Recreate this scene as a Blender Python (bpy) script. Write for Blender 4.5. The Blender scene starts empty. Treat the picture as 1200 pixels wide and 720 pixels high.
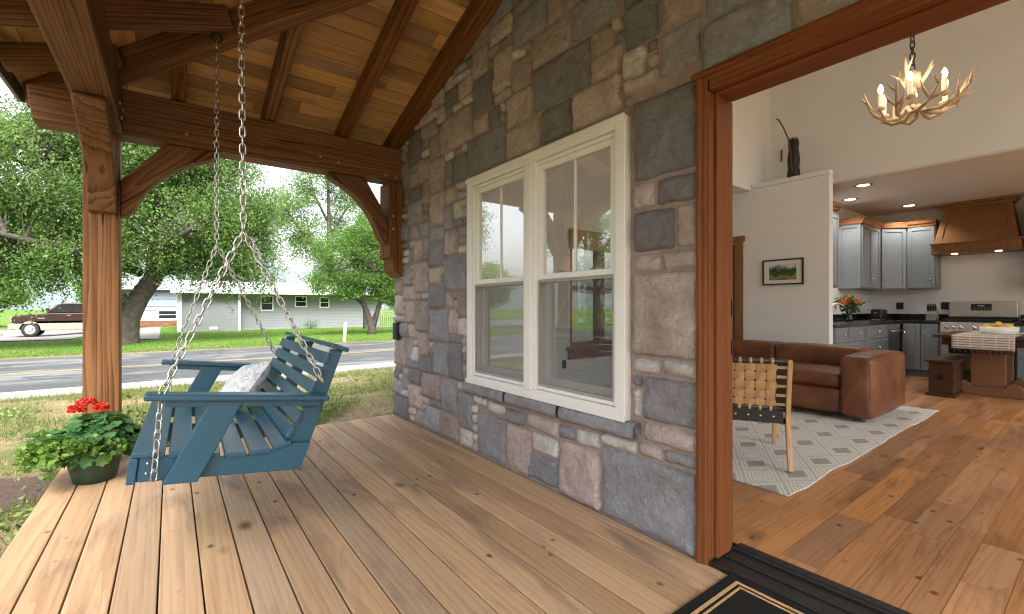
import bpy, bmesh, math, random
import numpy as np
from mathutils import Matrix, Vector
random.seed(7); rng = np.random.default_rng(11)
R = math.radians
sc = bpy.context.scene
COL = sc.collection
WM = {}                                   # world matrix of every thing root

# ------------------------------------------------------------------ node helpers
class NT:
    def __init__(s, name):
        s.m = bpy.data.materials.new(name); s.m.use_nodes = True
        s.t = s.m.node_tree; s.t.nodes.clear()
        s.out = s.n('ShaderNodeOutputMaterial')
    def n(s, typ, **kw):
        nd = s.t.nodes.new(typ)
        for k, v in kw.items():
            if k.startswith('i_'):
                key = k[2:]
                key = int(key) if key.isdigit() else key.replace('_', ' ')
                s.put(nd.inputs[key], v)
            else: setattr(nd, k, v)
        return nd
    def put(s, sock, v):
        if hasattr(v, 'is_output') or hasattr(v, 'links') and hasattr(v, 'node'): s.t.links.new(v, sock)
        else:
            if isinstance(v, tuple) and len(v) == 3 and sock.type == 'RGBA': v = v + (1,)
            sock.default_value = v
    def math(s, op, a, b=0.0, clamp=False):
        nd = s.n('ShaderNodeMath', operation=op, use_clamp=clamp); s.put(nd.inputs[0], a); s.put(nd.inputs[1], b); return nd.outputs[0]
    def vmath(s, op, a, b):
        nd = s.n('ShaderNodeVectorMath', operation=op); s.put(nd.inputs[0], a); s.put(nd.inputs[1], b); return nd.outputs[0]
    def mix(s, f, a, b, mode='MIX'):
        nd = s.n('ShaderNodeMix', data_type='RGBA', blend_type=mode)
        s.put(nd.inputs[0], f); s.put(nd.inputs[6], a); s.put(nd.inputs[7], b); return nd.outputs[2]
    def ramp(s, f, stops, interp='LINEAR'):
        nd = s.n('ShaderNodeValToRGB'); cr = nd.color_ramp; cr.interpolation = interp
        while len(cr.elements) < len(stops): cr.elements.new(0.5)
        for e, (p, c) in zip(cr.elements, stops):
            e.position = p; e.color = (c if isinstance(c, tuple) else (c, c, c)) + (1,)
        s.put(nd.inputs[0], f); return nd.outputs[0]
    def noise(s, vec, scale, detail=4, rough=0.55, dist=0.0):
        nd = s.n('ShaderNodeTexNoise'); nd.inputs['Scale'].default_value = scale; nd.inputs['Detail'].default_value = detail
        nd.inputs['Roughness'].default_value = rough; nd.inputs['Distortion'].default_value = dist
        s.put(nd.inputs['Vector'], vec); return nd.outputs['Fac']
    def attr(s, name):
        return s.n('ShaderNodeAttribute', attribute_name=name).outputs
    def coord(s): return s.n('ShaderNodeTexCoord').outputs['Object']
    def bump(s, h, strength=0.3, dist=0.01):
        nd = s.n('ShaderNodeBump'); nd.inputs['Strength'].default_value = strength; nd.inputs['Distance'].default_value = dist
        s.put(nd.inputs['Height'], h); return nd.outputs[0]
    def bsdf(s, col, rough=0.5, metal=0.0, normal=None, spec=0.5, **kw):
        b = s.n('ShaderNodeBsdfPrincipled')
        s.put(b.inputs['Base Color'], col); s.put(b.inputs['Roughness'], rough); s.put(b.inputs['Metallic'], metal)
        s.put(b.inputs['Specular IOR Level'], spec)
        if normal is not None: s.put(b.inputs['Normal'], normal)
        for k, v in kw.items(): s.put(b.inputs[k.replace('_', ' ')], v)
        return b.outputs[0]
    def done(s, sh): s.t.links.new(sh, s.out.inputs['Surface']); return s.m

def simple(name, col, rough=0.5, metal=0.0, vary=0.12, vscale=6.0, bump=0.0, bscale=60.0, spec=0.5, **kw):
    t = NT(name); c = t.coord()
    f = t.noise(c, vscale, 5, 0.6)
    a = tuple(x*(1-vary) for x in col); b = tuple(min(1, x*(1+vary)) for x in col)
    colr = t.ramp(f, [(0.3, a), (0.7, b)])
    nrm = t.bump(t.noise(c, bscale, 4), bump, 0.004) if bump else None
    rr = t.math('ADD', rough-0.06, t.math('MULTIPLY', t.noise(c, vscale*2.3, 3), 0.12))
    return t.done(t.bsdf(colr, rr, metal, nrm, spec, **kw))

def wood(name, axis, dark, mid, light, ring=9.0, stretch=0.1, rough=0.5, knots=0.0, stain=0.0, stain_col=(0.08, 0.07, 0.06),
         per_board=0.35, fibre=0.5, contrast=1.3, cracks=0.0, specks=0.0, use_obj=False, bump=0.25, hue=None, spec=0.2, ringmix=0.6, knot_scale=2.2, coat=0.0):
    t = NT(name); c = t.coord()
    seed = t.n('ShaderNodeObjectInfo').outputs['Random'] if use_obj else t.attr('seed')[2]
    sx = t.n('ShaderNodeSeparateXYZ'); t.put(sx.inputs[0], c); x, y, z = sx.outputs
    la, lb, lc = {'X': (x, y, z), 'Y': (y, x, z), 'Z': (z, x, y)}[axis]
    cb = t.n('ShaderNodeCombineXYZ'); t.put(cb.inputs[0], la); t.put(cb.inputs[1], lb); t.put(cb.inputs[2], lc)
    off = t.n('ShaderNodeCombineXYZ'); t.put(off.inputs[0], t.math('MULTIPLY', seed, 17.0)); t.put(off.inputs[1], t.math('MULTIPLY', seed, 9.3)); t.put(off.inputs[2], t.math('MULTIPLY', seed, 5.1))
    v = t.vmath('ADD', cb.outputs[0], off.outputs[0])
    vs = t.vmath('MULTIPLY', v, (stretch, 1.0, 1.0))
    # gently wandering growth rings
    w1 = t.noise(vs, 3.0, 2, 0.5)
    rings = t.n('ShaderNodeTexWave', wave_type='RINGS', rings_direction='X', wave_profile='SAW')
    rings.inputs['Scale'].default_value = ring; rings.inputs['Distortion'].default_value = 7.0
    rings.inputs['Detail'].default_value = 3.0; rings.inputs['Detail Scale'].default_value = 1.2
    loc = t.n('ShaderNodeCombineXYZ'); s2 = t.n('ShaderNodeSeparateXYZ'); t.put(s2.inputs[0], v)
    t.put(loc.inputs[0], t.math('MULTIPLY', s2.outputs[0], stretch))
    t.put(loc.inputs[1], t.math('ADD', t.math('MULTIPLY', w1, 0.5), lb)); t.put(loc.inputs[2], t.math('ADD', lc, t.math('MULTIPLY', seed, 0.7)))
    t.put(rings.inputs['Vector'], loc.outputs[0])
    vf = t.vmath('MULTIPLY', v, (0.03, 1.0, 1.0))
    fib = t.noise(vf, 75.0, 4, 0.7)
    med = t.noise(t.vmath('MULTIPLY', v, (0.07, 1, 1)), 20.0, 5, 0.65)
    g = t.math('ADD', t.math('MULTIPLY', rings.outputs['Fac'], ringmix), t.math('MULTIPLY', fib, fibre*0.6))
    g = t.math('ADD', g, t.math('MULTIPLY', med, 0.5))
    g = t.math('SUBTRACT', g, 0.25+0.12*fibre)
    g = t.math('ADD', t.math('MULTIPLY', t.math('SUBTRACT', g, 0.5), contrast), 0.5)
    col = t.ramp(g, [(0.15, light), (0.5, mid), (0.9, dark)])
    # board to board difference
    wn = t.n('ShaderNodeTexWhiteNoise', noise_dimensions='1D'); t.put(wn.inputs['W'], t.math('MULTIPLY', seed, 91.7))
    k = t.math('ADD', 1.0-per_board*0.5, t.math('MULTIPLY', wn.outputs['Value'], per_board))
    hs = t.n('ShaderNodeHueSaturation'); t.put(hs.inputs['Value'], k); t.put(hs.inputs['Color'], col)
    t.put(hs.inputs['Saturation'], t.math('ADD', 0.9, t.math('MULTIPLY', t.math('FRACT', t.math('MULTIPLY', seed, 37.3)), 0.15)))
    col = hs.outputs[0]
    if stain:
        sn = t.noise(t.vmath('MULTIPLY', v, (0.3, 1.3, 1.3)), 2.6, 6, 0.65, 0.6)
        f = t.ramp(sn, [(0.52, 0.0), (0.72, 1.0)])
        col = t.mix(t.math('MULTIPLY', f, stain), col, stain_col)
    if knots:
        vo = t.n('ShaderNodeTexVoronoi'); vo.inputs['Scale'].default_value = knot_scale; vo.inputs['Randomness'].default_value = 1.0
        t.put(vo.inputs['Vector'], t.vmath('MULTIPLY', v, (0.55, 1.0, 1.0)))
        d = t.math('ADD', vo.outputs['Distance'], t.math('MULTIPLY', t.math('SUBTRACT', fib, 0.5), 0.03))
        kn = t.ramp(d, [(0.03, 1.0), (0.075, 0.6), (0.14, 0.0)])
        sel = t.n('ShaderNodeSeparateColor'); t.put(sel.inputs[0], vo.outputs['Color'])
        kn = t.math('MULTIPLY', kn, t.math('GREATER_THAN', sel.outputs[0], 0.3))
        col = t.mix(t.math('MULTIPLY', kn, knots), col, tuple(x*0.25 for x in dark))
    hgt = t.math('ADD', fib, t.math('MULTIPLY', rings.outputs['Fac'], 0.6))
    if cracks:                              # drying checks along the grain
        cn = t.noise(t.vmath('MULTIPLY', v, (0.035, 1.0, 1.0)), 9.0, 2, 0.5)
        ln = t.math('LESS_THAN', t.math('ABSOLUTE', t.math('SUBTRACT', cn, 0.5)), 0.010)
        msk = t.ramp(t.noise(t.vmath('MULTIPLY', v, (0.5, 1.0, 1.0)), 1.7, 2), [(0.5, 0.0), (0.62, 1.0)])
        ck = t.math('MULTIPLY', ln, msk); col = t.mix(t.math('MULTIPLY', ck, cracks), col, tuple(x*0.12 for x in dark)); hgt = t.math('SUBTRACT', hgt, t.math('MULTIPLY', ck, 2.0))
    if specks:                              # small dark pin knots, grit and fixings
        v2 = t.n('ShaderNodeTexVoronoi'); v2.inputs['Scale'].default_value = 9.0; t.put(v2.inputs['Vector'], t.vmath('MULTIPLY', v, (0.7, 1.0, 1.0)))
        s3 = t.n('ShaderNodeSeparateColor'); t.put(s3.inputs[0], v2.outputs['Color'])
        sp_ = t.math('MULTIPLY', t.ramp(v2.outputs['Distance'], [(0.06, 1.0), (0.16, 0.0)]), t.math('GREATER_THAN', s3.outputs[1], 0.55))
        col = t.mix(t.math('MULTIPLY', sp_, specks), col, tuple(x*0.3 for x in dark))
    nrm = t.bump(hgt, bump, 0.002)
    rr = t.math('ADD', rough-0.08, t.math('MULTIPLY', med, 0.18))
    kw = {}
    if coat: kw = dict(Coat_Weight=coat, Coat_Roughness=0.18)
    return t.done(t.bsdf(col, rr, 0, nrm, spec, **kw))

# ------------------------------------------------------------------ mesh helpers
class MB:
    def __init__(s): s.v = []; s.f = []; s.seed = []; s.tint = []; s.ci = 0.0; s.ct = 0.5; s.sm = []; s.smooth = False; s.mi = []; s.cm = 0
    def add(s, vs, fs):
        o = len(s.v); s.v += [tuple(p) for p in vs]
        for f in fs:
            s.f.append(tuple(i+o for i in f)); s.seed.append(s.ci); s.tint.append(s.ct); s.sm.append(s.smooth); s.mi.append(s.cm)
        return s
    def box(s, a, b, M=None):
        x0, y0, z0 = [min(p, q) for p, q in zip(a, b)]; x1, y1, z1 = [max(p, q) for p, q in zip(a, b)]
        vs = [(x0,y0,z0),(x1,y0,z0),(x1,y1,z0),(x0,y1,z0),(x0,y0,z1),(x1,y0,z1),(x1,y1,z1),(x0,y1,z1)]
        if M is not None: vs = [M @ Vector(p) for p in vs]
        return s.add(vs, [(0,3,2,1),(4,5,6,7),(0,1,5,4),(1,2,6,5),(2,3,7,6),(3,0,4,7)])
    def quad(s, *p): return s.add(p, [tuple(range(len(p)))])
    def prism(s, poly, ax, a, b, M=None):
        """poly: 2-D points in the plane of the other two axes (x,y order kept), pushed from a to b along ax"""
        def mk(p, t):
            return {'X': (t, p[0], p[1]), 'Y': (p[0], t, p[1]), 'Z': (p[0], p[1], t)}[ax]
        n = len(poly); vs = [mk(p, a) for p in poly] + [mk(p, b) for p in poly]
        ar = sum(poly[i][0]*poly[(i+1) % n][1]-poly[(i+1) % n][0]*poly[i][1] for i in range(n))
        flip = (ar > 0) == (ax != 'Y'); flip = flip if b > a else not flip
        fs = [tuple(range(n)), tuple(range(2*n-1, n-1, -1))] + [(i, i+n, (i+1) % n+n, (i+1) % n) for i in range(n)]
        if flip: fs = [tuple(reversed(f)) for f in fs]
        if M is not None: vs = [M @ Vector(p) for p in vs]
        return s.add(vs, fs)
    def tube(s, pts, r, seg=8, cap=True, closed=False):
        pts = [Vector(p) for p in pts]; n = len(pts)
        rs = r if isinstance(r, (list, tuple)) else [r]*n
        vs = []; fs = []; up = None
        for i, p in enumerate(pts):
            if closed: d = pts[(i+1) % n]-pts[i-1]
            else: d = pts[min(i+1, n-1)]-pts[max(i-1, 0)]
            d.normalize()
            if up is None: up = d.orthogonal().normalized()
            up = (up-d*up.dot(d))
            if up.length < 1e-5: up = d.orthogonal()
            up.normalize(); w = d.cross(up)
            for k in range(seg):
                a = 2*math.pi*k/seg; vs.append(p+(up*math.cos(a)+w*math.sin(a))*rs[i])
        m = n if closed else n-1
        for i in range(m):
            for k in range(seg):
                a = i*seg+k; b = i*seg+(k+1) % seg; c = ((i+1) % n)*seg+(k+1) % seg; d = ((i+1) % n)*seg+k
                fs.append((a, b, c, d))
        if cap and not closed: fs += [tuple(range(seg-1, -1, -1)), tuple(range((n-1)*seg, n*seg))]
        sm = s.smooth; s.smooth = True; s.add(vs, fs); s.smooth = sm; return s
    def lathe(s, prof, c=(0, 0, 0), seg=20, axis='Z', sx=1.0, sy=1.0):
        vs = []; fs = []; n = len(prof)
        for (r, h) in prof:
            for k in range(seg):
                a = 2*math.pi*k/seg; p = (r*math.cos(a)*sx, r*math.sin(a)*sy, h)
                if axis == 'X': p = (p[2], p[0], p[1])
                if axis == 'Y': p = (p[1], p[2], p[0])
                vs.append((p[0]+c[0], p[1]+c[1], p[2]+c[2]))
        for i in range(n-1):
            for k in range(seg): fs.append((i*seg+k, i*seg+(k+1) % seg, (i+1)*seg+(k+1) % seg, (i+1)*seg+k))
        fs += [tuple(range(seg-1, -1, -1)), tuple(range((n-1)*seg, n*seg))]
        sm = s.smooth; s.smooth = True; s.add(vs, fs); s.smooth = sm; return s
    def build(s, name, m, parent=None, world=True, bevel=0.0, seg=2, basis=None, sub=0):
        me = bpy.data.meshes.new(name); me.from_pydata(s.v, [], s.f)
        me.materials.append(m) if not isinstance(m, list) else [me.materials.append(q) for q in m]
        at = me.attributes.new('seed', 'FLOAT', 'FACE'); at.data.foreach_set('value', s.seed)
        at = me.attributes.new('tint', 'FLOAT', 'FACE'); at.data.foreach_set('value', s.tint)
        me.polygons.foreach_set('use_smooth', s.sm); me.polygons.foreach_set('material_index', s.mi)
        me.update()
        return link(name, me, parent, world, bevel, seg, basis, sub)

def link(name, me, parent=None, world=True, bevel=0.0, seg=2, basis=None, sub=0):
    o = bpy.data.objects.new(name, me); COL.objects.link(o)
    if basis is not None: o.matrix_basis = basis
    WM[o] = basis.copy() if basis is not None else Matrix()
    if parent is not None:
        o.parent = parent
        if world: o.matrix_parent_inverse = WM[parent].inverted()
        else: WM[o] = WM[parent] @ WM[o]
    if sub:
        md = o.modifiers.new('sub', 'SUBSURF'); md.levels = md.render_levels = sub
    if bevel:
        md = o.modifiers.new('bev', 'BEVEL'); md.width = bevel; md.segments = seg; md.limit_method = 'ANGLE'; md.angle_limit = R(35)
    return o

def tag(o, label=None, cat=None, group=None, kind=None):
    if label: o['label'] = label
    if cat: o['category'] = cat
    if group: o['group'] = group
    if kind: o['kind'] = kind
    return o

def thing(name, label, cat, loc=(0, 0, 0), group=None, M=None):
    o = bpy.data.objects.new(name, None); COL.objects.link(o); o.empty_display_size = 0.1
    o.matrix_basis = M if M is not None else Matrix.Translation(loc)
    WM[o] = o.matrix_basis.copy()
    return tag(o, label, cat, group)

def kids(o): return [c for c in o.children]
def dup(o, M, label=None, group=None):
    """copy of a thing with its parts and their sub-parts"""
    c = o.copy(); COL.objects.link(c); c.matrix_basis = M; WM[c] = M.copy()
    if label: c['label'] = label
    if group: c['group'] = group
    def rec(src, dst):
        for ch in kids(src):
            q = ch.copy(); COL.objects.link(q); q.parent = dst; q.matrix_parent_inverse = ch.matrix_parent_inverse.copy(); rec(ch, q)
    rec(o, c); return c

def np_mesh(name, verts, faces, m, parent=None, attrs=None, smooth=False):
    me = bpy.data.meshes.new(name); nv = len(verts); nf, k = faces.shape
    me.vertices.add(nv); me.vertices.foreach_set('co', verts.astype(np.float32).ravel())
    me.loops.add(nf*k); me.loops.foreach_set('vertex_index', faces.astype(np.int32).ravel())
    me.polygons.add(nf); me.polygons.foreach_set('loop_start', np.arange(0, nf*k, k, dtype=np.int32))
    me.update(calc_edges=True); me.validate()
    me.materials.append(m)
    for a, val in (attrs or {}).items():
        at = me.attributes.new(a, 'FLOAT', 'FACE'); at.data.foreach_set('value', val.astype(np.float32))
    me.polygons.foreach_set('use_smooth', np.full(nf, smooth))
    return link(name, me, parent)

def leaf_quads(c, size, asp=0.5, up_bias=0.3, droop=0.0, fold=0.0):
    """diamond leaves at points c (N,3); size (N,)"""
    n = len(c); d = rng.normal(size=(n, 3)); d[:, 2] = d[:, 2]*0.7-droop
    d /= np.linalg.norm(d, axis=1)[:, None]
    nn = rng.normal(size=(n, 3)); nn[:, 2] += up_bias*2
    w = np.cross(d, nn); w /= np.linalg.norm(w, axis=1)[:, None]+1e-9
    s = size[:, None]
    v = np.stack([c-d*s*0.5, c+w*s*asp*0.5, c+d*s*0.5, c-w*s*asp*0.5], 1).reshape(-1, 3)
    return v, np.arange(n*4).reshape(-1, 4)

def timber(name, m, p0, p1, w, h, parent, up=(0, 0, 1), bevel=0.008, peak=None):
    """square-sawn timber from p0 to p1 (centre line); the grain runs along local X"""
    p0 = Vector(p0); p1 = Vector(p1); d = (p1-p0); L = d.length; d.normalize()
    up = Vector(up); y = up.cross(d).normalized(); z = d.cross(y)
    M = Matrix((d, y, z)).transposed().to_4x4(); M.translation = (p0+p1)/2
    b = MB(); b.box((-L/2, -w/2, -h/2), (L/2, w/2, h/2))
    return b.build(name, m, parent, True, bevel, 2, M)
# ------------------------------------------------------------------ materials
M_ = {}
M_['timber'] = wood('timber', 'X', (0.036, 0.013, 0.005), (0.140, 0.058, 0.019), (0.225, 0.104, 0.040), ring=13, stretch=0.04, ringmix=0.42, rough=0.6, per_board=0.3, contrast=1.35, cracks=0.9, spec=0.15, use_obj=True, fibre=0.9, bump=0.5, knots=0.6, knot_scale=1.3)
M_['ceiling_x'] = wood('ceiling_pine_x', 'X', (0.15, 0.066, 0.02), (0.37, 0.19, 0.066), (0.50, 0.29, 0.12), ring=9, stretch=0.06, rough=0.6, knots=1.0, contrast=1.1, ringmix=0.3, stain=0.85, stain_col=(0.11, 0.085, 0.06), per_board=0.7, knot_scale=2.6)
M_['ceiling_y'] = wood('ceiling_pine_y', 'Y', (0.15, 0.066, 0.02), (0.37, 0.19, 0.066), (0.50, 0.29, 0.12), ring=9, stretch=0.06, rough=0.6, knots=1.0, contrast=1.1, ringmix=0.3, stain=0.85, stain_col=(0.11, 0.085, 0.06), per_board=0.7, knot_scale=2.6)
M_['deck'] = wood('deck_boards', 'Y', (0.17, 0.092, 0.046), (0.37, 0.226, 0.124), (0.465, 0.308, 0.18), ring=9, stretch=0.04, rough=0.6, knots=0.9, stain=0.75, stain_col=(0.115, 0.083, 0.07), per_board=0.3, fibre=1.0, contrast=1.35, specks=0.85, bump=0.3, ringmix=0.25, knot_scale=3.2)
M_['floor'] = wood('oak_floor', 'X', (0.09, 0.033, 0.012), (0.30, 0.136, 0.052), (0.385, 0.19, 0.078), ring=11, stretch=0.05, rough=0.42, knots=0.9, stain=0.75, stain_col=(0.085, 0.038, 0.018), per_board=0.5, fibre=1.1, contrast=1.4, specks=0.7, bump=0.2, ringmix=0.22, spec=0.25, knot_scale=2.4)
M_['redwood'] = wood('varnished_redwood', 'Z', (0.030, 0.006, 0.001), (0.105, 0.026, 0.003), (0.185, 0.055, 0.007), ring=24, stretch=0.02, rough=0.35, per_board=0.2, fibre=1.1, contrast=1.7, bump=0.1, ringmix=0.25, spec=0.06)
M_['redwood_y'] = wood('varnished_redwood_head', 'Y', (0.030, 0.006, 0.001), (0.105, 0.026, 0.003), (0.185, 0.055, 0.007), ring=24, stretch=0.02, rough=0.35, per_board=0.2, fibre=1.1, contrast=1.7, bump=0.1, ringmix=0.25, spec=0.06)
M_['hoodwood'] = wood('hood_wood', 'Z', (0.08, 0.028, 0.007), (0.19, 0.078, 0.02), (0.26, 0.12, 0.035), ring=12, stretch=0.05, rough=0.4, per_board=0.15, fibre=0.9, ringmix=.25)
M_['darkwood'] = wood('table_wood', 'X', (0.016, 0.007, 0.004), (0.042, 0.018, 0.008), (0.065, 0.029, 0.012), ringmix=.25, ring=14, stretch=0.05, rough=0.4, per_board=0.3)
M_['trestle'] = wood('trestle_wood', 'Z', (0.08, 0.035, 0.013), (0.16, 0.075, 0.028), (0.21, 0.10, 0.04), ringmix=.25, ring=12, stretch=0.05, rough=0.45, per_board=0.15)
M_['ash'] = wood('ash_chair_wood', 'Z', (0.36, 0.19, 0.075), (0.52, 0.30, 0.13), (0.6, 0.37, 0.17), ring=18, stretch=0.05, rough=0.4, per_board=0.1)

def stone_mat():
    t = NT('ashlar_stone'); c = t.coord(); tint = t.attr('tint')[2]; seed = t.attr('seed')[2]
    off = t.n('ShaderNodeCombineXYZ'); t.put(off.inputs[1], t.math('MULTIPLY', seed, 23.0)); t.put(off.inputs[2], t.math('MULTIPLY', seed, 11.0))
    v = t.vmath('ADD', c, off.outputs[0])
    base = t.ramp(tint, [(0.0, (0.12, 0.12, 0.128)), (0.18, (0.205, 0.208, 0.226)), (0.36, (0.28, 0.283, 0.30)), (0.5, (0.27, 0.222, 0.205)), (0.64, (0.40, 0.33, 0.305)),
                        (0.78, (0.43, 0.375, 0.345)), (0.9, (0.46, 0.445, 0.43)), (1.0, (0.50, 0.485, 0.46))])
    n1 = t.noise(v, 5.0, 6, 0.65, 0.4); n2 = t.noise(v, 22.0, 6, 0.7, 0.3)
    k = t.math('ADD', 0.22, t.math('ADD', t.math('MULTIPLY', n1, 0.95), t.math('MULTIPLY', n2, 1.15)))
    hs = t.n('ShaderNodeHueSaturation'); t.put(hs.inputs['Color'], base); t.put(hs.inputs['Value'], k); hs.inputs['Saturation'].default_value = 1.0
    warm = t.ramp(t.noise(v, 3.1, 4, 0.6), [(0.45, 0.0), (0.7, 0.5)])
    col = t.mix(warm, hs.outputs[0], (0.21, 0.16, 0.14))
    lite = t.ramp(t.noise(v, 9.0, 8, 0.75, 1.0), [(0.58, 0.0), (0.75, 0.5)])
    col = t.mix(lite, col, (0.36, 0.34, 0.33))
    h = t.math('ADD', t.math('MULTIPLY', n1, 1.2), t.math('MULTIPLY', t.noise(v, 34.0, 8, 0.7, 0.5), 0.8))
    return t.done(t.bsdf(col, 0.85, 0, t.bump(h, 1.0, 0.03), 0.25))
M_['stone'] = stone_mat()
M_['mortar'] = simple('mortar', (0.29, 0.225, 0.20), 0.95, vary=0.2, vscale=14, bump=0.6, bscale=90, spec=0.1)
M_['cream'] = simple('cream_vinyl', (0.75, 0.745, 0.715), 0.4, vary=0.03)
M_['screenframe'] = simple('screen_frame_grey', (0.30, 0.29, 0.27), 0.45, vary=0.05)
M_['drywall'] = simple('drywall_paint', (0.775, 0.79, 0.81), 0.85, vary=0.02, vscale=1.5, bump=0.08, bscale=200, spec=0.2)
M_['drywall_ceiling'] = simple('kitchen_ceiling_paint', (0.68, 0.66, 0.64), 0.9, vary=0.02, spec=0.2)
M_['siding_ext'] = simple('upper_wall_siding', (0.28, 0.25, 0.22), 0.7)
M_['black_sill'] = simple('black_threshold', (0.012, 0.012, 0.013), 0.42, vary=0.3, vscale=9)
M_['black'] = simple('black_plastic', (0.012, 0.012, 0.013), 0.4)
M_['steel'] = simple('stainless_steel', (0.55, 0.53, 0.5), 0.36, 0.95, vary=0.05)
M_['chain'] = simple('zinc_chain', (0.62, 0.60, 0.58), 0.32, 1.0, vary=0.15, vscale=40)
M_['darkchain'] = simple('blackened_iron', (0.03, 0.027, 0.025), 0.5, 0.6)
M_['cabinet'] = simple('grey_cabinet_paint', (0.215, 0.25, 0.28), 0.42, vary=0.04)
M_['counter'] = simple('black_granite', (0.014, 0.014, 0.015), 0.16, vary=0.4, vscale=80)
M_['crown'] = wood('cabinet_crown_wood', 'X', (0.15, 0.05, 0.014), (0.30, 0.11, 0.03), (0.36, 0.15, 0.05), ring=6, rough=0.4)
M_['fascia'] = simple('fascia_metal', (0.12, 0.115, 0.11), 0.5)
M_['shingle'] = simple('roof_shingle', (0.09, 0.085, 0.08), 0.9, vary=0.3, vscale=12)
M_['peg'] = simple('oak_peg', (0.42, 0.30, 0.19), 0.6)
M_['drawerknob'] = simple('nickel_knob', (0.75, 0.74, 0.72), 0.25, 1.0)

def swing_mat():
    t = NT('blue_poly_lumber'); c = t.coord()
    f = t.noise(t.vmath('MULTIPLY', c, (1, 1, 1)), 3.0, 3)
    g = t.noise(t.vmath('MULTIPLY', c, (18, 3, 18)), 16.0, 3, 0.6)
    col = t.ramp(f, [(0.3, (0.008, 0.050, 0.088)), (0.7, (0.011, 0.064, 0.108))])
    col = t.mix(t.ramp(g, [(0.4, 0.0), (0.75, 0.5)]), col, (0.035, 0.15, 0.23))
    return t.done(t.bsdf(col, 0.30, 0, t.bump(g, 0.45, 0.002), 0.5))
M_['swing'] = swing_mat()

def glass_mat(name, tint, ior=1.5, rough=0.0, extra=0.0):
    t = NT(name)
    fr = t.n('ShaderNodeFresnel'); fr.inputs[0].default_value = ior
    tr = t.n('ShaderNodeBsdfTransparent'); tr.inputs[0].default_value = tint + (1,)
    gl = t.n('ShaderNodeBsdfGlossy'); gl.inputs['Roughness'].default_value = rough; gl.inputs['Color'].default_value = (0.95, 0.97, 0.96, 1)
    mx = t.n('ShaderNodeMixShader'); t.put(mx.inputs[0], t.math('ADD', fr.outputs[0], extra, True)); t.put(mx.inputs[1], tr.outputs[0]); t.put(mx.inputs[2], gl.outputs[0])
    return t.done(mx.outputs[0])
M_['glass'] = glass_mat('window_glass', (0.86, 0.90, 0.87), 1.6, 0.0, 0.36)
M_['clearglass'] = glass_mat('vase_glass', (0.75, 0.85, 0.75), 1.5)
M_['darkglass'] = simple('dark_glass', (0.015, 0.018, 0.02), 0.08, vary=0.1)
def screen_mat():
    t = NT('insect_screen')
    tr = t.n('ShaderNodeBsdfTransparent'); df = t.n('ShaderNodeBsdfDiffuse'); df.inputs[0].default_value = (0.065, 0.065, 0.07, 1)
    mx = t.n('ShaderNodeMixShader'); mx.inputs[0].default_value = 0.42
    t.put(mx.inputs[1], tr.outputs[0]); t.put(mx.inputs[2], df.outputs[0]); return t.done(mx.outputs[0])
M_['screen'] = screen_mat()

def leaf_mat(name, a, b, c, trans=0.35):
    t = NT(name); ti = t.attr('tint')[2]
    col = t.ramp(ti, [(0.0, a), (0.5, b), (1.0, c)])
    df = t.bsdf(col, 0.5, 0, None, 0.25)
    tl = t.n('ShaderNodeBsdfTranslucent'); t.put(tl.inputs[0], t.mix(0.5, col, (0.16, 0.24, 0.03), 'ADD'))
    mx = t.n('ShaderNodeMixShader'); mx.inputs[0].default_value = trans; t.put(mx.inputs[1], df); t.put(mx.inputs[2], tl.outputs[0])
    return t.done(mx.outputs[0])
M_['leaf_elm'] = leaf_mat('elm_leaves', (0.055, 0.11, 0.025), (0.105, 0.185, 0.045), (0.17, 0.265, 0.08), 0.36)
M_['leaf_bright'] = leaf_mat('ash_leaves', (0.05, 0.115, 0.022), (0.10, 0.20, 0.04), (0.165, 0.28, 0.066), 0.36)
M_['leaf_dark'] = leaf_mat('spruce_needles', (0.018, 0.035, 0.014), (0.03, 0.055, 0.022), (0.05, 0.08, 0.03), 0.15)
M_['bark'] = simple('elm_bark', (0.065, 0.052, 0.042), 0.95, vary=0.45, vscale=5, bump=1.0, bscale=22)
M_['grassblade'] = leaf_mat('yard_grass', (0.30, 0.22, 0.11), (0.17, 0.175, 0.06), (0.085, 0.135, 0.03), 0.2)
M_['lawnblade'] = leaf_mat('lawn_blades', (0.13, 0.155, 0.045), (0.085, 0.165, 0.025), (0.11, 0.21, 0.032), 0.3)

def yard_mat():
    t = NT('dry_yard_ground'); c = t.coord()
    n = t.noise(c, 0.9, 6, 0.6, 0.4); n2 = t.noise(c, 9, 6, 0.7); n3 = t.noise(c, 60, 4, 0.7)
    dry = t.ramp(n2, [(0.3, (0.20, 0.14, 0.085)), (0.7, (0.38, 0.29, 0.18))])
    grn = t.ramp(n3, [(0.3, (0.06, 0.09, 0.025)), (0.7, (0.13, 0.16, 0.05))])
    col = t.mix(t.ramp(n, [(0.42, 0.0), (0.6, 0.85)]), dry, grn)
    # bare dark soil beside the deck corner
    d = t.vmath('SUBTRACT', c, (-1.5, 4.75, -0.2)); d = t.vmath('MULTIPLY', d, (1.0, 1.35, 0.2))
    ln = t.n('ShaderNodeVectorMath', operation='LENGTH'); t.put(ln.inputs[0], d)
    e = t.math('ADD', ln.outputs['Value'], t.math('MULTIPLY', t.math('SUBTRACT', t.noise(c, 3.0, 5), 0.5), 0.7))
    soil = t.ramp(n3, [(0.3, (0.055, 0.038, 0.029)), (0.75, (0.16, 0.115, 0.09))])
    col = t.mix(t.ramp(e, [(0.80, 1.0), (0.95, 0.0)]), col, soil)
    return t.done(t.bsdf(col, 0.95, 0, t.bump(t.math('ADD', n2, n3), 0.8, 0.03), 0.1))
M_['yard'] = yard_mat()
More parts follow.
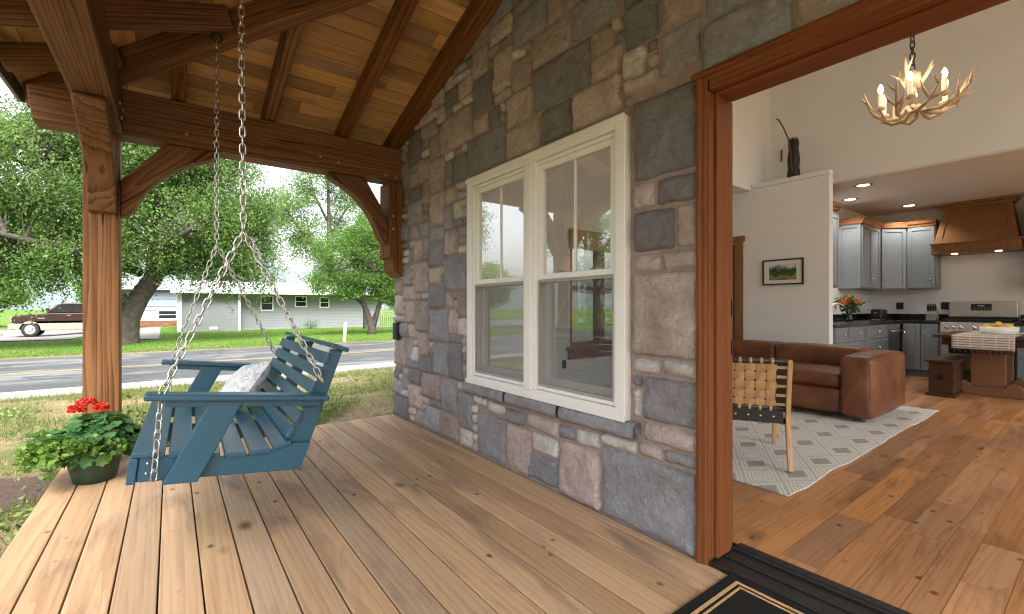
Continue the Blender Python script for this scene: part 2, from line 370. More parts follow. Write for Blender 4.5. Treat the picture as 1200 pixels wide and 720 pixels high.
def lawn_mat():
    t = NT('lawn_ground'); c = t.coord()
    n = t.noise(c, 0.35, 6, 0.6); n2 = t.noise(c, 12, 5, 0.7)
    col = t.ramp(n2, [(0.3, (0.065, 0.13, 0.018)), (0.75, (0.115, 0.205, 0.032))])
    col = t.mix(t.ramp(n, [(0.5, 0.0), (0.68, 0.7)]), col, (0.19, 0.19, 0.07))
    sp = t.n('ShaderNodeSeparateXYZ'); t.put(sp.inputs[0], c)
    edge = t.math('ADD', sp.outputs[1], t.math('MULTIPLY', t.noise(c, 0.8, 4), 2.4))
    col = t.mix(t.ramp(t.math('MULTIPLY', t.math('SUBTRACT', edge, 20.6), 0.4), [(0.05, 0.85), (0.8, 0.0)]), col, (0.23, 0.19, 0.095))
    return t.done(t.bsdf(col, 0.95, 0, t.bump(n2, 0.6, 0.03), 0.1))
M_['lawn'] = lawn_mat()
def road_mat():
    t = NT('worn_asphalt'); c = t.coord()
    n = t.noise(t.vmath('MULTIPLY', c, (0.35, 1.0, 1.0)), 0.9, 7, 0.65, 0.8); n3 = t.noise(c, 70, 4, 0.7)
    col = t.ramp(n3, [(0.3, (0.050, 0.052, 0.055)), (0.7, (0.085, 0.087, 0.09))])
    col = t.mix(t.ramp(n, [(0.5, 0.0), (0.66, 0.8)]), col, (0.20, 0.20, 0.198))
    vo = t.n('ShaderNodeTexVoronoi', feature='DISTANCE_TO_EDGE'); vo.inputs['Scale'].default_value = .38; t.put(vo.inputs['Vector'], t.vmath('ADD', c, t.vmath('MULTIPLY', t.n('ShaderNodeTexNoise', i_Scale=1.2, i_Vector=c).outputs['Color'], (.9, .9, 0))))
    col = t.mix(t.ramp(vo.outputs['Distance'], [(0.004, 0.8), (0.012, 0.0)]), col, (0.025, 0.025, 0.027))
    rough = t.ramp(n, [(0.3, 0.32), (0.62, 0.75)])
    return t.done(t.bsdf(col, rough, 0, t.bump(n3, 0.4, 0.006), 0.5))
M_['road'] = road_mat()
M_['concrete'] = simple('pale_concrete', (0.27, 0.25, 0.23), 0.85, vary=0.18, vscale=3, bump=0.3, bscale=50, spec=0.2)
M_['yellow'] = simple('yellow_road_paint', (0.40, 0.25, 0.045), 0.7, vary=0.35, vscale=4)
M_['pavement'] = simple('grey_pavement', (0.20, 0.19, 0.185), 0.8, vary=0.15, vscale=1.2, spec=0.3)

def rug_mat():
    t = NT('diamond_rug'); c = t.coord(); sp = t.n('ShaderNodeSeparateXYZ'); t.put(sp.inputs[0], c)
    wob = t.math('MULTIPLY', t.math('SUBTRACT', t.noise(c, 40, 2), 0.5), 0.02)
    x = t.math('ADD', sp.outputs[0], wob); y = t.math('ADD', sp.outputs[1], wob)
    px = t.math('PINGPONG', t.math('MULTIPLY', x, 1.0), 0.21); py = t.math('PINGPONG', y, 0.13)
    s = t.math('ADD', t.math('DIVIDE', px, 0.21), t.math('DIVIDE', py, 0.13))
    tri = t.math('PINGPONG', s, 1.0)                     # 0 at diamond centres, 1 on the lattice
    st = t.math('FRACT', t.math('MULTIPLY', tri, 5.0))
    lines = t.math('GREATER_THAN', st, 0.5)
    centre = t.math('LESS_THAN', tri, 0.5)
    par = t.math('LESS_THAN', s, 1.0)
    pale = (0.56, 0.545, 0.52); grey = (0.27, 0.265, 0.26); white = (0.70, 0.69, 0.66)
    col = t.mix(t.math('MULTIPLY', lines, 0.55), white, grey)
    col = t.mix(t.math('MULTIPLY', centre, par), col, grey)
    col = t.mix(t.math('MULTIPLY', t.noise(c, 150, 3), 0.4), col, pale)
    wv = t.noise(c, 220, 2)
    return t.done(t.bsdf(col, 0.95, 0, t.bump(t.math('ADD', wv, lines), 0.5, 0.004), 0.1))
M_['rug'] = rug_mat()
M_['rugside'] = simple('rug_edge', (0.5, 0.48, 0.45), 0.95)
def leather_mat():
    t = NT('brown_leather'); c = t.coord()
    n = t.noise(c, 3.2, 5, 0.6, 0.5); n2 = t.noise(c, 160, 3)
    col = t.ramp(n, [(0.25, (0.075, 0.024, 0.009)), (0.55, (0.17, 0.060, 0.022)), (0.8, (0.25, 0.10, 0.042))])
    cr = t.noise(c, 7, 6, 0.55, 1.6)
    return t.done(t.bsdf(col, t.ramp(n, [(0.3, 0.34), (0.8, 0.48)]), 0, t.bump(t.math('ADD', t.math('MULTIPLY', n2, 0.15), cr), 0.35, 0.02), 0.5))
M_['leather'] = leather_mat()
M_['strap_tan'] = simple('tan_leather_strap', (0.52, 0.31, 0.14), 0.5, vary=0.1, vscale=20)
M_['strap_black'] = simple('black_leather_strap', (0.014, 0.013, 0.013), 0.42)
def coir_mat():
    t = NT('black_coir'); c = t.coord(); n = t.noise(c, 260, 3, 0.8)
    return t.done(t.bsdf(t.ramp(n, [(0.35, (0.008, 0.008, 0.008)), (0.75, (0.05, 0.048, 0.045))]), 0.95, 0, t.bump(n, 1.0, 0.008), 0.1))
M_['coir'] = coir_mat()
M_['coir_tan'] = simple('tan_coir', (0.48, 0.31, 0.14), 0.95, vary=0.25, vscale=90, bump=0.8, bscale=200)
def pillow_mat():
    t = NT('pillow_cotton'); c = t.coord()
    n = t.noise(c, 9, 5, 0.7, 1.2); v = t.noise(c, 32, 3, 0.6, 2.0)
    f = t.math('MULTIPLY', t.ramp(n, [(0.42, 0.0), (0.55, 1.0)]), t.ramp(v, [(0.46, 0.0), (0.54, 0.8)]))
    col = t.mix(f, (0.68, 0.68, 0.67), (0.26, 0.31, 0.37))
    return t.done(t.bsdf(col, 0.9, 0, t.bump(t.noise(c, 14, 4), 0.3, 0.02), 0.1))
M_['pillow'] = pillow_mat()
M_['pot'] = simple('dark_green_pot', (0.018, 0.045, 0.028), 0.4)
M_['geranium'] = leaf_mat('geranium_leaves', (0.03, 0.09, 0.03), (0.06, 0.16, 0.045), (0.12, 0.25, 0.08), 0.3)
M_['trailing'] = leaf_mat('trailing_leaves', (0.07, 0.14, 0.025), (0.12, 0.22, 0.035), (0.19, 0.30, 0.06), 0.3)
M_['petal'] = leaf_mat('red_petals', (0.40, 0.012, 0.012), (0.62, 0.03, 0.018), (0.72, 0.08, 0.04), 0.25)
M_['orangepetal'] = leaf_mat('orange_petals', (0.65, 0.16, 0.03), (0.78, 0.24, 0.05), (0.85, 0.36, 0.10), 0.25)
M_['soil'] = simple('potting_soil', (0.05, 0.035, 0.025), 0.95)
M_['statue'] = simple('dark_carved_wood', (0.02, 0.017, 0.015), 0.5, vary=0.4, bump=0.6, bscale=30)
M_['antler'] = simple('bone_antler', (0.50, 0.38, 0.24), 0.5, vary=0.45, vscale=11)
M_['candle'] = simple('candle_sleeve', (0.78, 0.66, 0.46), 0.6)
def emit(name, col, st):
    t = NT(name); e = t.n('ShaderNodeEmission'); e.inputs[0].default_value = col + (1,); e.inputs[1].default_value = st
    return t.done(e.outputs[0])
M_['bulb'] = emit('lit_bulb', (1.0, 0.80, 0.52), 9.0)
M_['downlight'] = emit('lit_downlight', (1.0, 0.68, 0.38), 4.0)
M_['hoodlight'] = emit('lit_hood_light', (1.0, 0.85, 0.65), 6.0)
M_['white'] = simple('white_ceramic', (0.78, 0.77, 0.75), 0.3, vary=0.02)
M_['whitepaint'] = simple('white_paint', (0.72, 0.73, 0.73), 0.6, vary=0.05)
M_['lemon'] = simple('lemon_skin', (0.75, 0.47, 0.03), 0.4, vary=0.1, bump=0.3, bscale=150)
def runner_mat():
    t = NT('striped_runner'); c = t.coord(); sp = t.n('ShaderNodeSeparateXYZ'); t.put(sp.inputs[0], c)
    q = t.math('ADD', sp.outputs[2], t.math('MULTIPLY', sp.outputs[0], 0.35))
    st = t.math('FRACT', t.math('MULTIPLY', q, 32.0))
    br = t.math('GREATER_THAN', t.math('FRACT', t.math('MULTIPLY', sp.outputs[1], 9.0)), 0.10)
    f = t.math('MULTIPLY', t.math('GREATER_THAN', st, 0.66), br)
    col = t.mix(f, (0.60, 0.56, 0.51), (0.20, 0.18, 0.165))
    return t.done(t.bsdf(col, 0.95, 0, t.bump(t.noise(c, 200, 2), 0.4, 0.003), 0.1))
M_['runner'] = runner_mat()
def picture_mat():
    t = NT('landscape_print'); c = t.coord(); sp = t.n('ShaderNodeSeparateXYZ'); t.put(sp.inputs[0], c)
    h = t.math('ADD', t.math('MULTIPLY', t.math('SUBTRACT', sp.outputs[2], 1.43), 3.6), t.math('MULTIPLY', t.math('SUBTRACT', t.noise(c, 7, 5), 0.5), 0.9))
    col = t.ramp(h, [(0.05, (0.05, 0.09, 0.02)), (0.25, (0.12, 0.17, 0.05)), (0.42, (0.36, 0.27, 0.14)), (0.5, (0.07, 0.13, 0.04)), (0.72, (0.03, 0.06, 0.03)), (0.85, (0.2, 0.24, 0.27)), (0.95, (0.62, 0.64, 0.66))])
    return t.done(t.bsdf(col, 0.6, 0, None, 0.3))
M_['picture'] = picture_mat()
def lap_siding(name, col, pitch=0.11):
    t = NT(name); c = t.coord(); sp = t.n('ShaderNodeSeparateXYZ'); t.put(sp.inputs[0], c)
    f = t.math('FRACT', t.math('DIVIDE', sp.outputs[2], pitch))
    n = t.noise(c, 1.2, 4)
    cc = t.mix(t.math('MULTIPLY', n, 0.25), col, tuple(x*0.7 for x in col))
    cc = t.mix(t.math('GREATER_THAN', f, 0.9), cc, tuple(x*0.45 for x in col))
    return t.done(t.bsdf(cc, 0.6, 0, t.bump(t.math('SUBTRACT', 1.0, f), 0.5, 0.015), 0.3))
M_['lap_grey'] = lap_siding('grey_lap_siding', (0.22, 0.24, 0.25))
M_['lap_blue'] = lap_siding('pale_blue_siding', (0.27, 0.32, 0.39), 0.6)
M_['metalroof'] = simple('pale_metal_roof', (0.70, 0.71, 0.72), 0.4, vary=0.08, vscale=2)
M_['skirt'] = wood('house_skirting', 'X', (0.10, 0.04, 0.02), (0.2, 0.08, 0.04), (0.26, 0.12, 0.06))
M_['maroon'] = simple('maroon_car_paint', (0.03, 0.007, 0.009), 0.25, 0.2, vary=0.05, Coat_Weight=0.8, Coat_Roughness=0.08)
M_['beige'] = simple('beige_car_paint', (0.42, 0.35, 0.25), 0.3, 0.2, vary=0.05)
M_['tyre'] = simple('tyre_rubber', (0.02, 0.02, 0.02), 0.85)
M_['chrome'] = simple('chrome', (0.75, 0.75, 0.76), 0.2, 1.0, vary=0.03)
M_['hill'] = simple('far_hill', (0.14, 0.17, 0.17), 1.0, vary=0.25, vscale=0.02, spec=0.0)
M_['shade'] = simple('woven_roman_shade', (0.40, 0.30, 0.19), 0.9, vary=0.2, vscale=60)
M_['windowwood'] = wood('stained_window_wood', 'X', (0.12, 0.045, 0.02), (0.23, 0.10, 0.045), (0.3, 0.14, 0.07), rough=0.4)
M_['pastry'] = simple('baked_pastry', (0.5, 0.22, 0.07), 0.7, vary=0.3, vscale=30)
M_['twig'] = simple('twig', (0.12, 0.07, 0.05), 0.8)
# ------------------------------------------------------------------ porch timber frame
XW = 1.915                                  # face of the stone wall; the deck boards run along Y
SL = 0.32                                   # roof slope
YB = 4.4                                    # front face of the eave beam
porch = thing('porch', 'timber framed porch with stained posts, beams and pine board ceiling on the stone house', 'porch', (-0.4, 4.5, 0))
T = M_['timber']
timber('post', T, (-0.4, 4.5, 0.0), (-0.4, 4.5, 2.408), 0.2, 0.2, porch, up=(0, 1, 0))
timber('beam', T, (-0.38, -3.0, 2.565), (-0.38, 4.397, 2.565), 0.2, 0.31, porch)
cb = MB(); L0, L1 = -0.78, 1.90
cb.prism([(L0+0.03, 2.41), (L1, 2.41), (L1, 2.75), (-0.45, 2.75), (L0, 2.64)], 'Y', YB, YB+0.2, Matrix.Translation((-0.56, -4.5, -2.58)))
beam = cb.build('beam', T, porch, True, 0.008, 2, Matrix.Translation((0.56, 4.5, 2.58)))
def rz(d): return 2.77 + SL*d               # underside of the rafters, d = distance in from the plate line
def rafter(p0, p1, w=0.09, h=0.15, name='rafter', up=(0, 0, 1), lift=0.0):
    a = Vector(p0); b = Vector(p1); d = (b-a).normalized(); n = Vector(up)-d*Vector(up).dot(d); n.normalize()
    return timber(name, T, a+n*h*0.5, b+n*h*0.5, w, h, porch, up=n)
for x in (0.05, 0.69, 1.33):                # jack rafters that rest on the eave beam
    y1 = 4.4-(x+0.4) if x < 1.2 else 2.6
    yl = YB-(x+0.4)+0.06
    rafter((x, 4.86, rz(-0.46)), (x, yl, rz(YB-yl)))
rafter((1.845, 4.86, rz(-0.46)), (1.845, 2.15, rz(2.25)), 0.125, 0.2)
for y in (4.2, 3.6, 2.98, 2.36, 1.74, 1.12, 0.5, -0.12, -0.74, -1.36, -1.98, -2.6):
    x1 = min(1.90, -0.4+(YB-y)-0.06) if y > 2.1 else 1.90
    rafter((-0.83, y, rz(-0.43)), (x1, y, rz(x1+0.4)))
hx = 2.28
rafter((-0.80, 4.80, rz(-0.40)-0.05), (-0.4+hx, YB-hx, rz(hx)-0.05), 0.11, 0.20, 'hip_rafter')
# board ceiling: strips up both slopes, mitred at the hip
def ceil_z(d): return rz(d)+0.158
cx = MB(); cy = MB(); bw = 0.138
d = -0.48; k = 0
while d < 2.34:
    d2 = min(d+bw-0.004, 2.34)
    for a, b in ((d, d2),):
        ya, yb = YB-a, YB-b; xa, xb = -0.4+a, -0.4+b      # hip x at the two edges
        cuts = sorted([xa]+[random.uniform(max(xa, -0.4), 1.9) for _ in range(1)]+[1.93])
        for i in range(2):
            l, r_ = cuts[i], cuts[i+1]-0.002
            lb = xb if i == 0 else l
            if r_-l < 0.02 or r_-lb < 0.02: 
                if i == 0: cuts[1] = cuts[0]
                continue
            cx.ci = random.random()
            cx.quad((l, ya, ceil_z(a)), (lb, yb, ceil_z(b)), (r_, yb, ceil_z(b)), (r_, ya, ceil_z(a)))
        # the other slope
        seg = [YB-a, random.uniform(-0.5, min(2.5, YB-a-0.3)), -3.0]
        for i in range(2):
            y0, y1 = seg[i], seg[i+1]+0.002; y0b = YB-b if i == 0 else y0
            cy.ci = random.random()
            cy.quad((xa, y0, ceil_z(a)), (xa, y1, ceil_z(a)), (xb, y1, ceil_z(b)), (xb, y0b, ceil_z(b)))
    d += bw
cx.build('ceiling_boards', M_['ceiling_x'], porch); cy.build('ceiling_boards', M_['ceiling_y'], porch)
rf = MB(); e = 0.05
def up_(d): return ceil_z(d)+0.012
rf.quad((-0.88, 4.88, up_(-0.48)), (1.93, 4.88, up_(-0.48)), (1.93, YB-2.34, up_(2.34)), (-0.4+2.34, YB-2.34, up_(2.34)))
rf.quad((-0.88, 4.88, up_(-0.48)), (-0.4+2.34, YB-2.34, up_(2.34)), (-0.4+2.34, -3.0, up_(2.34)), (-0.88, -3.0, up_(-0.48)))
o = rf.build('roof', M_['shingle'], porch); md = o.modifiers.new('t', 'SOLIDIFY'); md.thickness = 0.07; md.offset = -1  # sheet over the ceiling boards, added to block light from above
fs = MB(); fs.box((-0.905, -3.0, 2.665), (-0.885, 4.905, 2.86)); fs.box((-0.885, 4.885, 2.665), (1.9, 4.905, 2.86))
fs.build('fascia', M_['fascia'], porch)
# curved knee braces; profile in (outward, height), flat against post and beam
def brace_poly(L, H, th=0.17):
    pts = [(0, -H), (0, -H+0.27), (L-0.33, 0), (L, 0), (L+0.02, -0.035), (L-0.05, -0.075)]
    n = 14; a0 = (L-0.05, -0.075); a1 = (0.085, -H+0.075)
    for i in range(1, n):
        t = i/n; q = math.pi/2*t
        pts.append((a1[0]+(a0[0]-a1[0])*math.cos(q)**1.0, a0[1]+(a1[1]-a0[1])*math.sin(q)) if False else
                   (a0[0]+(a1[0]-a0[0])*(.55*math.sin(q)+.45*t), a0[1]+(a1[1]-a0[1])*(.55*(1-math.cos(q))+.45*t)))
    pts += [a1, (0.045, -H+0.02)]
    return pts
def brace(origin, ang, L, H, w, name='knee_brace'):
    """built along a grain line at 45 degrees so the wood figure follows the brace"""
    Rg = Matrix.Rotation(R(-45), 4, 'Y')
    M = Matrix.Translation(origin) @ Matrix.Rotation(ang, 4, 'Z')
    b = MB(); b.prism(brace_poly(L, H), 'Y', -w/2, w/2, Rg.inverted())
    return b.build(name, T, porch, True, 0.01, 2, M @ Rg)
brace((-0.298, 4.5, 2.408), 0, 0.60, 0.60, 0.14)
brace((-0.39, 4.398, 2.408), -math.pi/2, 0.72, 0.60, 0.155)
brace((1.758, 4.5, 2.408), math.pi, 0.56, 0.64, 0.13)
wb = MB(); hp = [(1.76, 2.408), (1.76, 1.64), (1.79, 1.63), (1.80, 1.60), (1.80, 1.56), (1.815, 1.51), (1.85, 1.475), (1.865, 1.45), (1.91, 1.45), (1.91, 2.408)]
MWB = Matrix.Translation((1.84, 4.53, 1.95)) @ Matrix.Rotation(R(-90), 4, 'Y')
wb.prism(hp, 'Y', 4.4, 4.66, MWB.inverted())
bracket = wb.build('wall_bracket', T, porch, True, 0.006, 2, MWB)
for (x, z) in ((0.10, 2.50), (0.28, 2.47), (1.10, 2.52), (1.26, 2.50), (1.72, 2.46), (1.83, 2.45)):
    pg = MB(); pg.lathe([(0.0, -0.008), (0.011, -0.006), (0.013, 0.0), (0.012, 0.006)], (x, YB-0.002, z), 10, 'Y'); pg.build('peg', M_['peg'], beam)
for z in (2.06, 1.93): pg = MB(); pg.lathe([(0.012, 0.006), (0.013, 0.0), (0.011, -0.006), (0.0, -0.008)], (1.80, 4.396, z), 10, 'Y'); pg.build('peg', M_['peg'], bracket)
for (y, z) in ((4.05, 2.52), (4.2, 2.47), (4.3, 2.56)): pg = MB(); pg.lathe([(0.0, 0.008), (0.011, 0.006), (0.013, 0.0), (0.012, -0.006)], (-0.277, y, z), 10, 'X'); pg.build('peg', M_['peg'], porch)

# ------------------------------------------------------------------ deck
db = MB(); x = -0.62; first = True; pitch = 0.1455
while x < 1.9:
    x2 = min(x+pitch-0.006, 1.898)
    if x2-x > 0.03:
        cuts = [-3.0, 4.64]
        db.ci = random.random()
        db.box((x, -3.0, -0.038), (x2, 4.64, 0.0))
    x += pitch
deck = tag(db.build('deck', M_['deck'], None, True, 0.004, 2), kind='structure')
dj = MB(); dj.box((-0.60, -3, -0.16), (-0.56, 4.62, -0.04)); dj.box((-0.56, 4.58, -0.16), (1.9, 4.62, -0.04))
for y in range(12): dj.box((-0.56, -2.6+y*0.6, -0.16), (1.9, -2.56+y*0.6, -0.04))
dj.build('deck_joists', simple('joist_wood', (0.12, 0.085, 0.06), 0.8), deck)

# ------------------------------------------------------------------ stone house wall
house = thing('house', 'stone clad house with wide varnished doorway and cream double hung window', 'house', (1.95, 1.0, 0))
DY, DZ = 1.137, 2.15                         # doorway edge and head (outside of the casing)
WY0, WY1, WZ0, WZ1 = 1.53, 3.095, 0.548, 2.139
def seedpack():
    """random ashlar: list of (y0, y1, z0, z1, tint)"""
    c = 0.075; Y0, Y1, Z0, Z1 = -3.0, 4.63, 0.0, 4.0
    ny, nz = int(round((Y1-Y0)/c)), int(round((Z1-Z0)/c)); g = np.zeros((ny, nz), bool)
    out = []
    hand = [(1.14,1.505,1.775,2.19,.10),(1.14,1.37,1.63,1.77,.12),(1.375,1.505,1.63,1.77,.70),(1.265,1.505,1.415,1.625,.08),(1.14,1.26,1.415,1.625,.60),
            (1.34,1.505,1.315,1.41,.68),(1.14,1.335,1.315,1.41,.72),(1.14,1.505,.895,1.31,.69),(1.34,1.505,.805,.89,.92),(1.14,1.335,.805,.89,.88),
            (1.14,1.435,.575,.80,.22),(1.44,1.505,.735,.80,.1),(1.44,1.505,.575,.73,.97),(1.14,1.448,.465,.57,.72),
            (1.14,1.32,.385,.46,.40),(1.325,1.47,.385,.46,.80),(1.475,1.72,.375,.45,.88),(1.14,1.72,.0,.378,.26),(1.725,2.06,.0,.33,.66),
            (2.06,2.4,.0,.19,.15),(1.725,1.92,.335,.43,.90),(1.925,2.06,.335,.43,.2),(2.065,2.33,.195,.32,.93),(2.335,2.62,.0,.32,.62),(2.625,3.0,.0,.34,.24),(2.40,2.62,.325,.43,.14),
            (2.065,2.395,.325,.43,.72),(2.625,2.85,.345,.435,.95)]
    for h in hand: out.append(h)
    def inside(a, b, q, r):                   # overlaps a hole or a hand-set stone
        for (p0, p1, s0, s1) in [(-3.1, DY, -1, DZ), (WY0-0.01, WY1+0.01, 0.44, WZ1+0.01), (1.452, 3.168, .44, .56)]+[h[:4] for h in hand]:
            if a < p1-1e-4 and b > p0+1e-4 and q < s1-1e-4 and r > s0+1e-4: return True
        return False
    for i in range(ny):
        for j in range(nz):
            if inside(Y0+i*c+0.012, Y0+(i+1)*c-0.012, Z0+j*c+0.012, Z0+(j+1)*c-0.012): g[i, j] = True
    sizes = [(6,5),(5,4),(7,4),(4,4),(5,3),(4,3),(3,3),(3,4),(4,2),(3,2),(2,3),(5,2),(2,2),(3,1),(2,1),(4,1)]
    wts = [6,8,5,8,6,9,6,5,6,5,3,4,3,3,2,2]
    cells = [(i, j) for j in range(nz) for i in range(ny-1, -1, -1)]
    def far(i): return Y0+i*c
    for i, j in cells:
        if g[i, j]: continue
        opts = random.choices(range(len(sizes)), wts, k=9)
        if Y0+i*c > 3.1: opts = [o_ for o_ in opts if sizes[o_][0]*sizes[o_][1] <= 16 or random.random() < .3]+opts[:2]
        done = False
        for o_ in opts+[len(sizes)-2]:
            w, h = sizes[o_]
            if i-w+1 < 0 or j+h > nz or g[i-w+1:i+1, j:j+h].any(): continue
            g[i-w+1:i+1, j:j+h] = True; done = True; break
        if not done: w = h = 1; g[i, j] = True
        big = w*h
        r = random.random()
        if big >= 12: t = random.choice([.1, .18, .22, .28, .26, .34, .52, .58, .62, .66])
        elif big >= 5: t = random.choice([.08, .16, .22, .3, .36, .4, .5, .56, .62, .66, .72, .84])
        else: t = random.choice([.1, .2, .36, .5, .68, .74, .84, .95, 1.0])
        out.append((Y0+(i-w+1)*c, Y0+(i+1)*c, Z0+j*c, Z0+(j+h)*c, t))
    return out
def hash2(a, b): return (math.sin(a*12.9898+b*78.233)*43758.5453) % 1.0
def vnoise(x, y):
    xi, yi = math.floor(x), math.floor(y); fx, fy = x-xi, y-yi; fx = fx*fx*(3-2*fx); fy = fy*fy*(3-2*fy)
    a, b, c, d = hash2(xi, yi), hash2(xi+1, yi), hash2(xi, yi+1), hash2(xi+1, yi+1)
    return (a*(1-fx)+b*fx)*(1-fy)+(c*(1-fx)+d*fx)*fy
def fbm(x, y): return vnoise(x, y)*0.55+vnoise(x*2.1+7, y*2.1)*0.28+vnoise(x*4.3, y*4.3+3)*0.17
st = MB(); st.smooth = True
def stone(y0, y1, z0, z1, tint, proud=0.0, res=0.022, depth=0.034):
    m = 0.0035; y0 += m; y1 -= m; z0 += m; z1 -= m
    if y1-y0 < 0.012 or z1-z0 < 0.012: return
    st.ci = random.random(); st.ct = min(1, max(0, tint+random.uniform(-.03, .03)))
    ny = max(3, int((y1-y0)/res)); nz = max(3, int((z1-z0)/res)); sd = st.ci*100
    proud += random.uniform(-.004, .012); tilt_y = random.uniform(-.018, .018); tilt_z = random.uniform(-.018, .018); bul = random.uniform(0, .008)
    vs = []; cr = 0.02+0.012*random.random()
    js = [0, .007/(y1-y0)]+[i/ny for i in range(1, ny)]+[1-.007/(y1-y0), 1]; ks = [0, .007/(z1-z0)]+[i/nz for i in range(1, nz)]+[1-.007/(z1-z0), 1]
    for kk, v in enumerate(ks):
        for jj, u in enumerate(js):
            y = y0+(y1-y0)*u; z = z0+(z1-z0)*v
            # rounded corners and a wandering outline
            dy = min(u, 1-u)*(y1-y0); dz = min(v, 1-v)*(z1-z0)
            if dy < cr and dz < cr:
                a = cr-dy; b = cr-dz; l = math.hypot(a, b)
                if l > cr:
                    s_ = cr/l; y += (a-a*s_)*(1 if u < .5 else -1); z += (b-b*s_)*(1 if v < .5 else -1)
            ew = 0.010*(1-min(1, min(dy, dz)/0.05))
            y += (fbm(z*11+sd, sd+y*3)-.5)*2*ew; z += (fbm(y*11+sd*2, sd+z*3)-.5)*2*ew
            e_ = min(dy, dz); rise = min(1, e_/0.016)**0.5
            n_ = (fbm(y*8+sd, z*8)-.5)*0.034+(fbm(y*26, z*26+sd)-.5)*0.016
            x = 1.938-(depth*rise+proud+(n_+bul*math.sin(math.pi*u)*math.sin(math.pi*v)+tilt_y*(u-.5)+tilt_z*(v-.5))*rise)
            vs.append((x, y, z))
    w = len(js); fs_ = []
    for a in range(len(ks)-1):
        for b in range(w-1): fs_.append((a*w+b, (a+1)*w+b, (a+1)*w+b+1, a*w+b+1))
    st.add(vs, fs_)
for s_ in seedpack(): stone(*s_)
stone_wall = st.build('stone_wall', M_['stone'], house)
mt = MB()                                     # mortar bed behind the stones, in pieces round the openings
def sheet_pieces(x0, x1, mb, top):
    for (a, b, c, d) in ((DY-0.01, WY0+0.02, -0.1, top), (WY1-0.02, 4.63, -0.1, top), (WY0+0.02, WY1-0.02, -0.1, WZ0+0.005), (WY0+0.02, WY1-0.02, WZ1-0.02, top), (-3.0, DY-0.01, DZ-0.01, top)):
        mb.box((x0, a, c), (x1, b, d))
def mortar_grid():
    """one bumpy sheet of mortar, holes cut by leaving faces out"""
    s = 0.05; ny = int(7.63/s); nz = int(4.0/s); vs = []; fs_ = []
    for j in range(nz+1):
        for i in range(ny+1):
            y = -3.0+i*s; z = -0.1+j*s
            vs.append((1.922-(fbm(y*14, z*14)-.5)*0.010, min(y, 4.63), z))
    for j in range(nz):
        for i in range(ny):
            y = -3.0+(i+.5)*s; z = -0.1+(j+.5)*s
            if (y < DY-0.02 and z < DZ-0.02) or (WY0+0.03 < y < WY1-0.03 and WZ0-0.02 < z < WZ1-0.03): continue
            a = j*(ny+1)+i; fs_.append((a, a+ny+1, a+ny+2, a+1))
    mt.smooth = True; mt.add(vs, fs_); mt.smooth = False
mortar_grid(); mt.build('mortar', M_['mortar'], stone_wall)
# window sill of three long stones
st = MB(); st.smooth = True
sb_ = MB(); sb_.smooth = True
for (a, b, tn) in ((1.46, 2.03, .26), (2.035, 2.58, .22), (2.585, 3.16, .27)):
    sb_.ci = random.random(); sb_.ct = tn
    n = 26; prof = [(1.94, .468), (1.90, .468), (1.864, .470), (1.853, .480), (1.850, .50), (1.852, .524), (1.858, .539), (1.872, .544), (1.94, .552)]
    vs = []
    for i in range(n+1):
        y = a+(b-a)*i/n+(0.006 if i == 0 else -0.006 if i == n else 0)
        e_ = min(1, min(i, n-i)/2+.35)
        for k, (x, z) in enumerate(prof):
            f = (fbm(y*13+k*3, z*30)-.5)
            vs.append((1.94-(1.94-x)*(0.8+0.2*e_)+f*0.016*(x < 1.93), y, .5+(z-.5)*(0.9+0.1*e_)+f*0.012))
    m_ = len(prof); fs_ = [tuple(range(m_)), tuple(range((n+1)*m_-1, n*m_-1, -1))]
    for i in range(n):
        for k in range(m_-1): fs_.append((i*m_+k, i*m_+k+1, (i+1)*m_+k+1, (i+1)*m_+k))
    sb_.add(vs, [tuple(reversed(f)) for f in fs_])
sb_.build('stone_sill', M_['stone'], house)
# structural wall behind the stone (plaster inside)
sw = MB(); sheet_pieces(1.94, 2.10, sw, 4.98)
sw.box((1.94, -4.4, -0.1), (2.10, -3.0, 4.98))
sw.build('inner_wall', M_['drywall'], house)
ow = MB(); ow.box((1.92, -4.4, 3.9), (1.939, 4.63, 5.0)); ow.box((1.92, -4.4, -0.1), (1.939, -3.0, 3.9)); ow.build('gable_siding', M_['siding_ext'], house)
ew = MB(); EX0, EX1, EZ0, EZ1 = 4.32, 5.95, 0.60, 2.18      # far end wall with the wooden window
for a, b in (((1.94, 4.45, -.1), (EX0, 4.629, 4.98)), ((EX1, 4.45, -.1), (10.5, 4.629, 4.98)), ((EX0, 4.45, -.1), (EX1, 4.629, EZ0)), ((EX0, 4.45, EZ1), (EX1, 4.629, 4.98))): ew.box(a, b)
ew.build('inner_wall', M_['drywall'], house)
# house roof over everything
hr = MB(); hr.box((1.6, -4.8, 5.05), (11.0, 5.0, 5.15)); hr.build('roof', M_['shingle'], house)
# doorway: casing, jamb, head and threshold
dj_ = MB(); dj_.box((1.895, 1.083, 0.022), (2.10, 1.135, 2.096)); dj_.box((1.94, 1.068, 0.022), (2.06, 1.083, 2.096)); dj_.box((2.10, 1.09, 0.022), (2.118, 1.17, 2.10))
door_frame = dj_.build('door_frame', M_['redwood'], house, bevel=0.004)
cs = MB(); cs.prism([(1.94, 1.14), (1.888, 1.14), (1.878, 1.133), (1.878, 1.118), (1.886, 1.112), (1.886, 1.098), (1.893, 1.09), (1.94, 1.09)], 'Z', 0.0, 2.155)
cs.ci = .37; cs.build('casing', M_['redwood'], door_frame, bevel=0.002)
hd = MB(); hd.box((1.895, -1.6, 2.097), (2.10, 1.083, 2.148)); hd.box((1.94, -1.6, 2.08), (2.06, 1.068, 2.096)); hd.box((2.10, -1.6, 2.11), (2.118, 1.17, 2.18)); hd.ci = .6
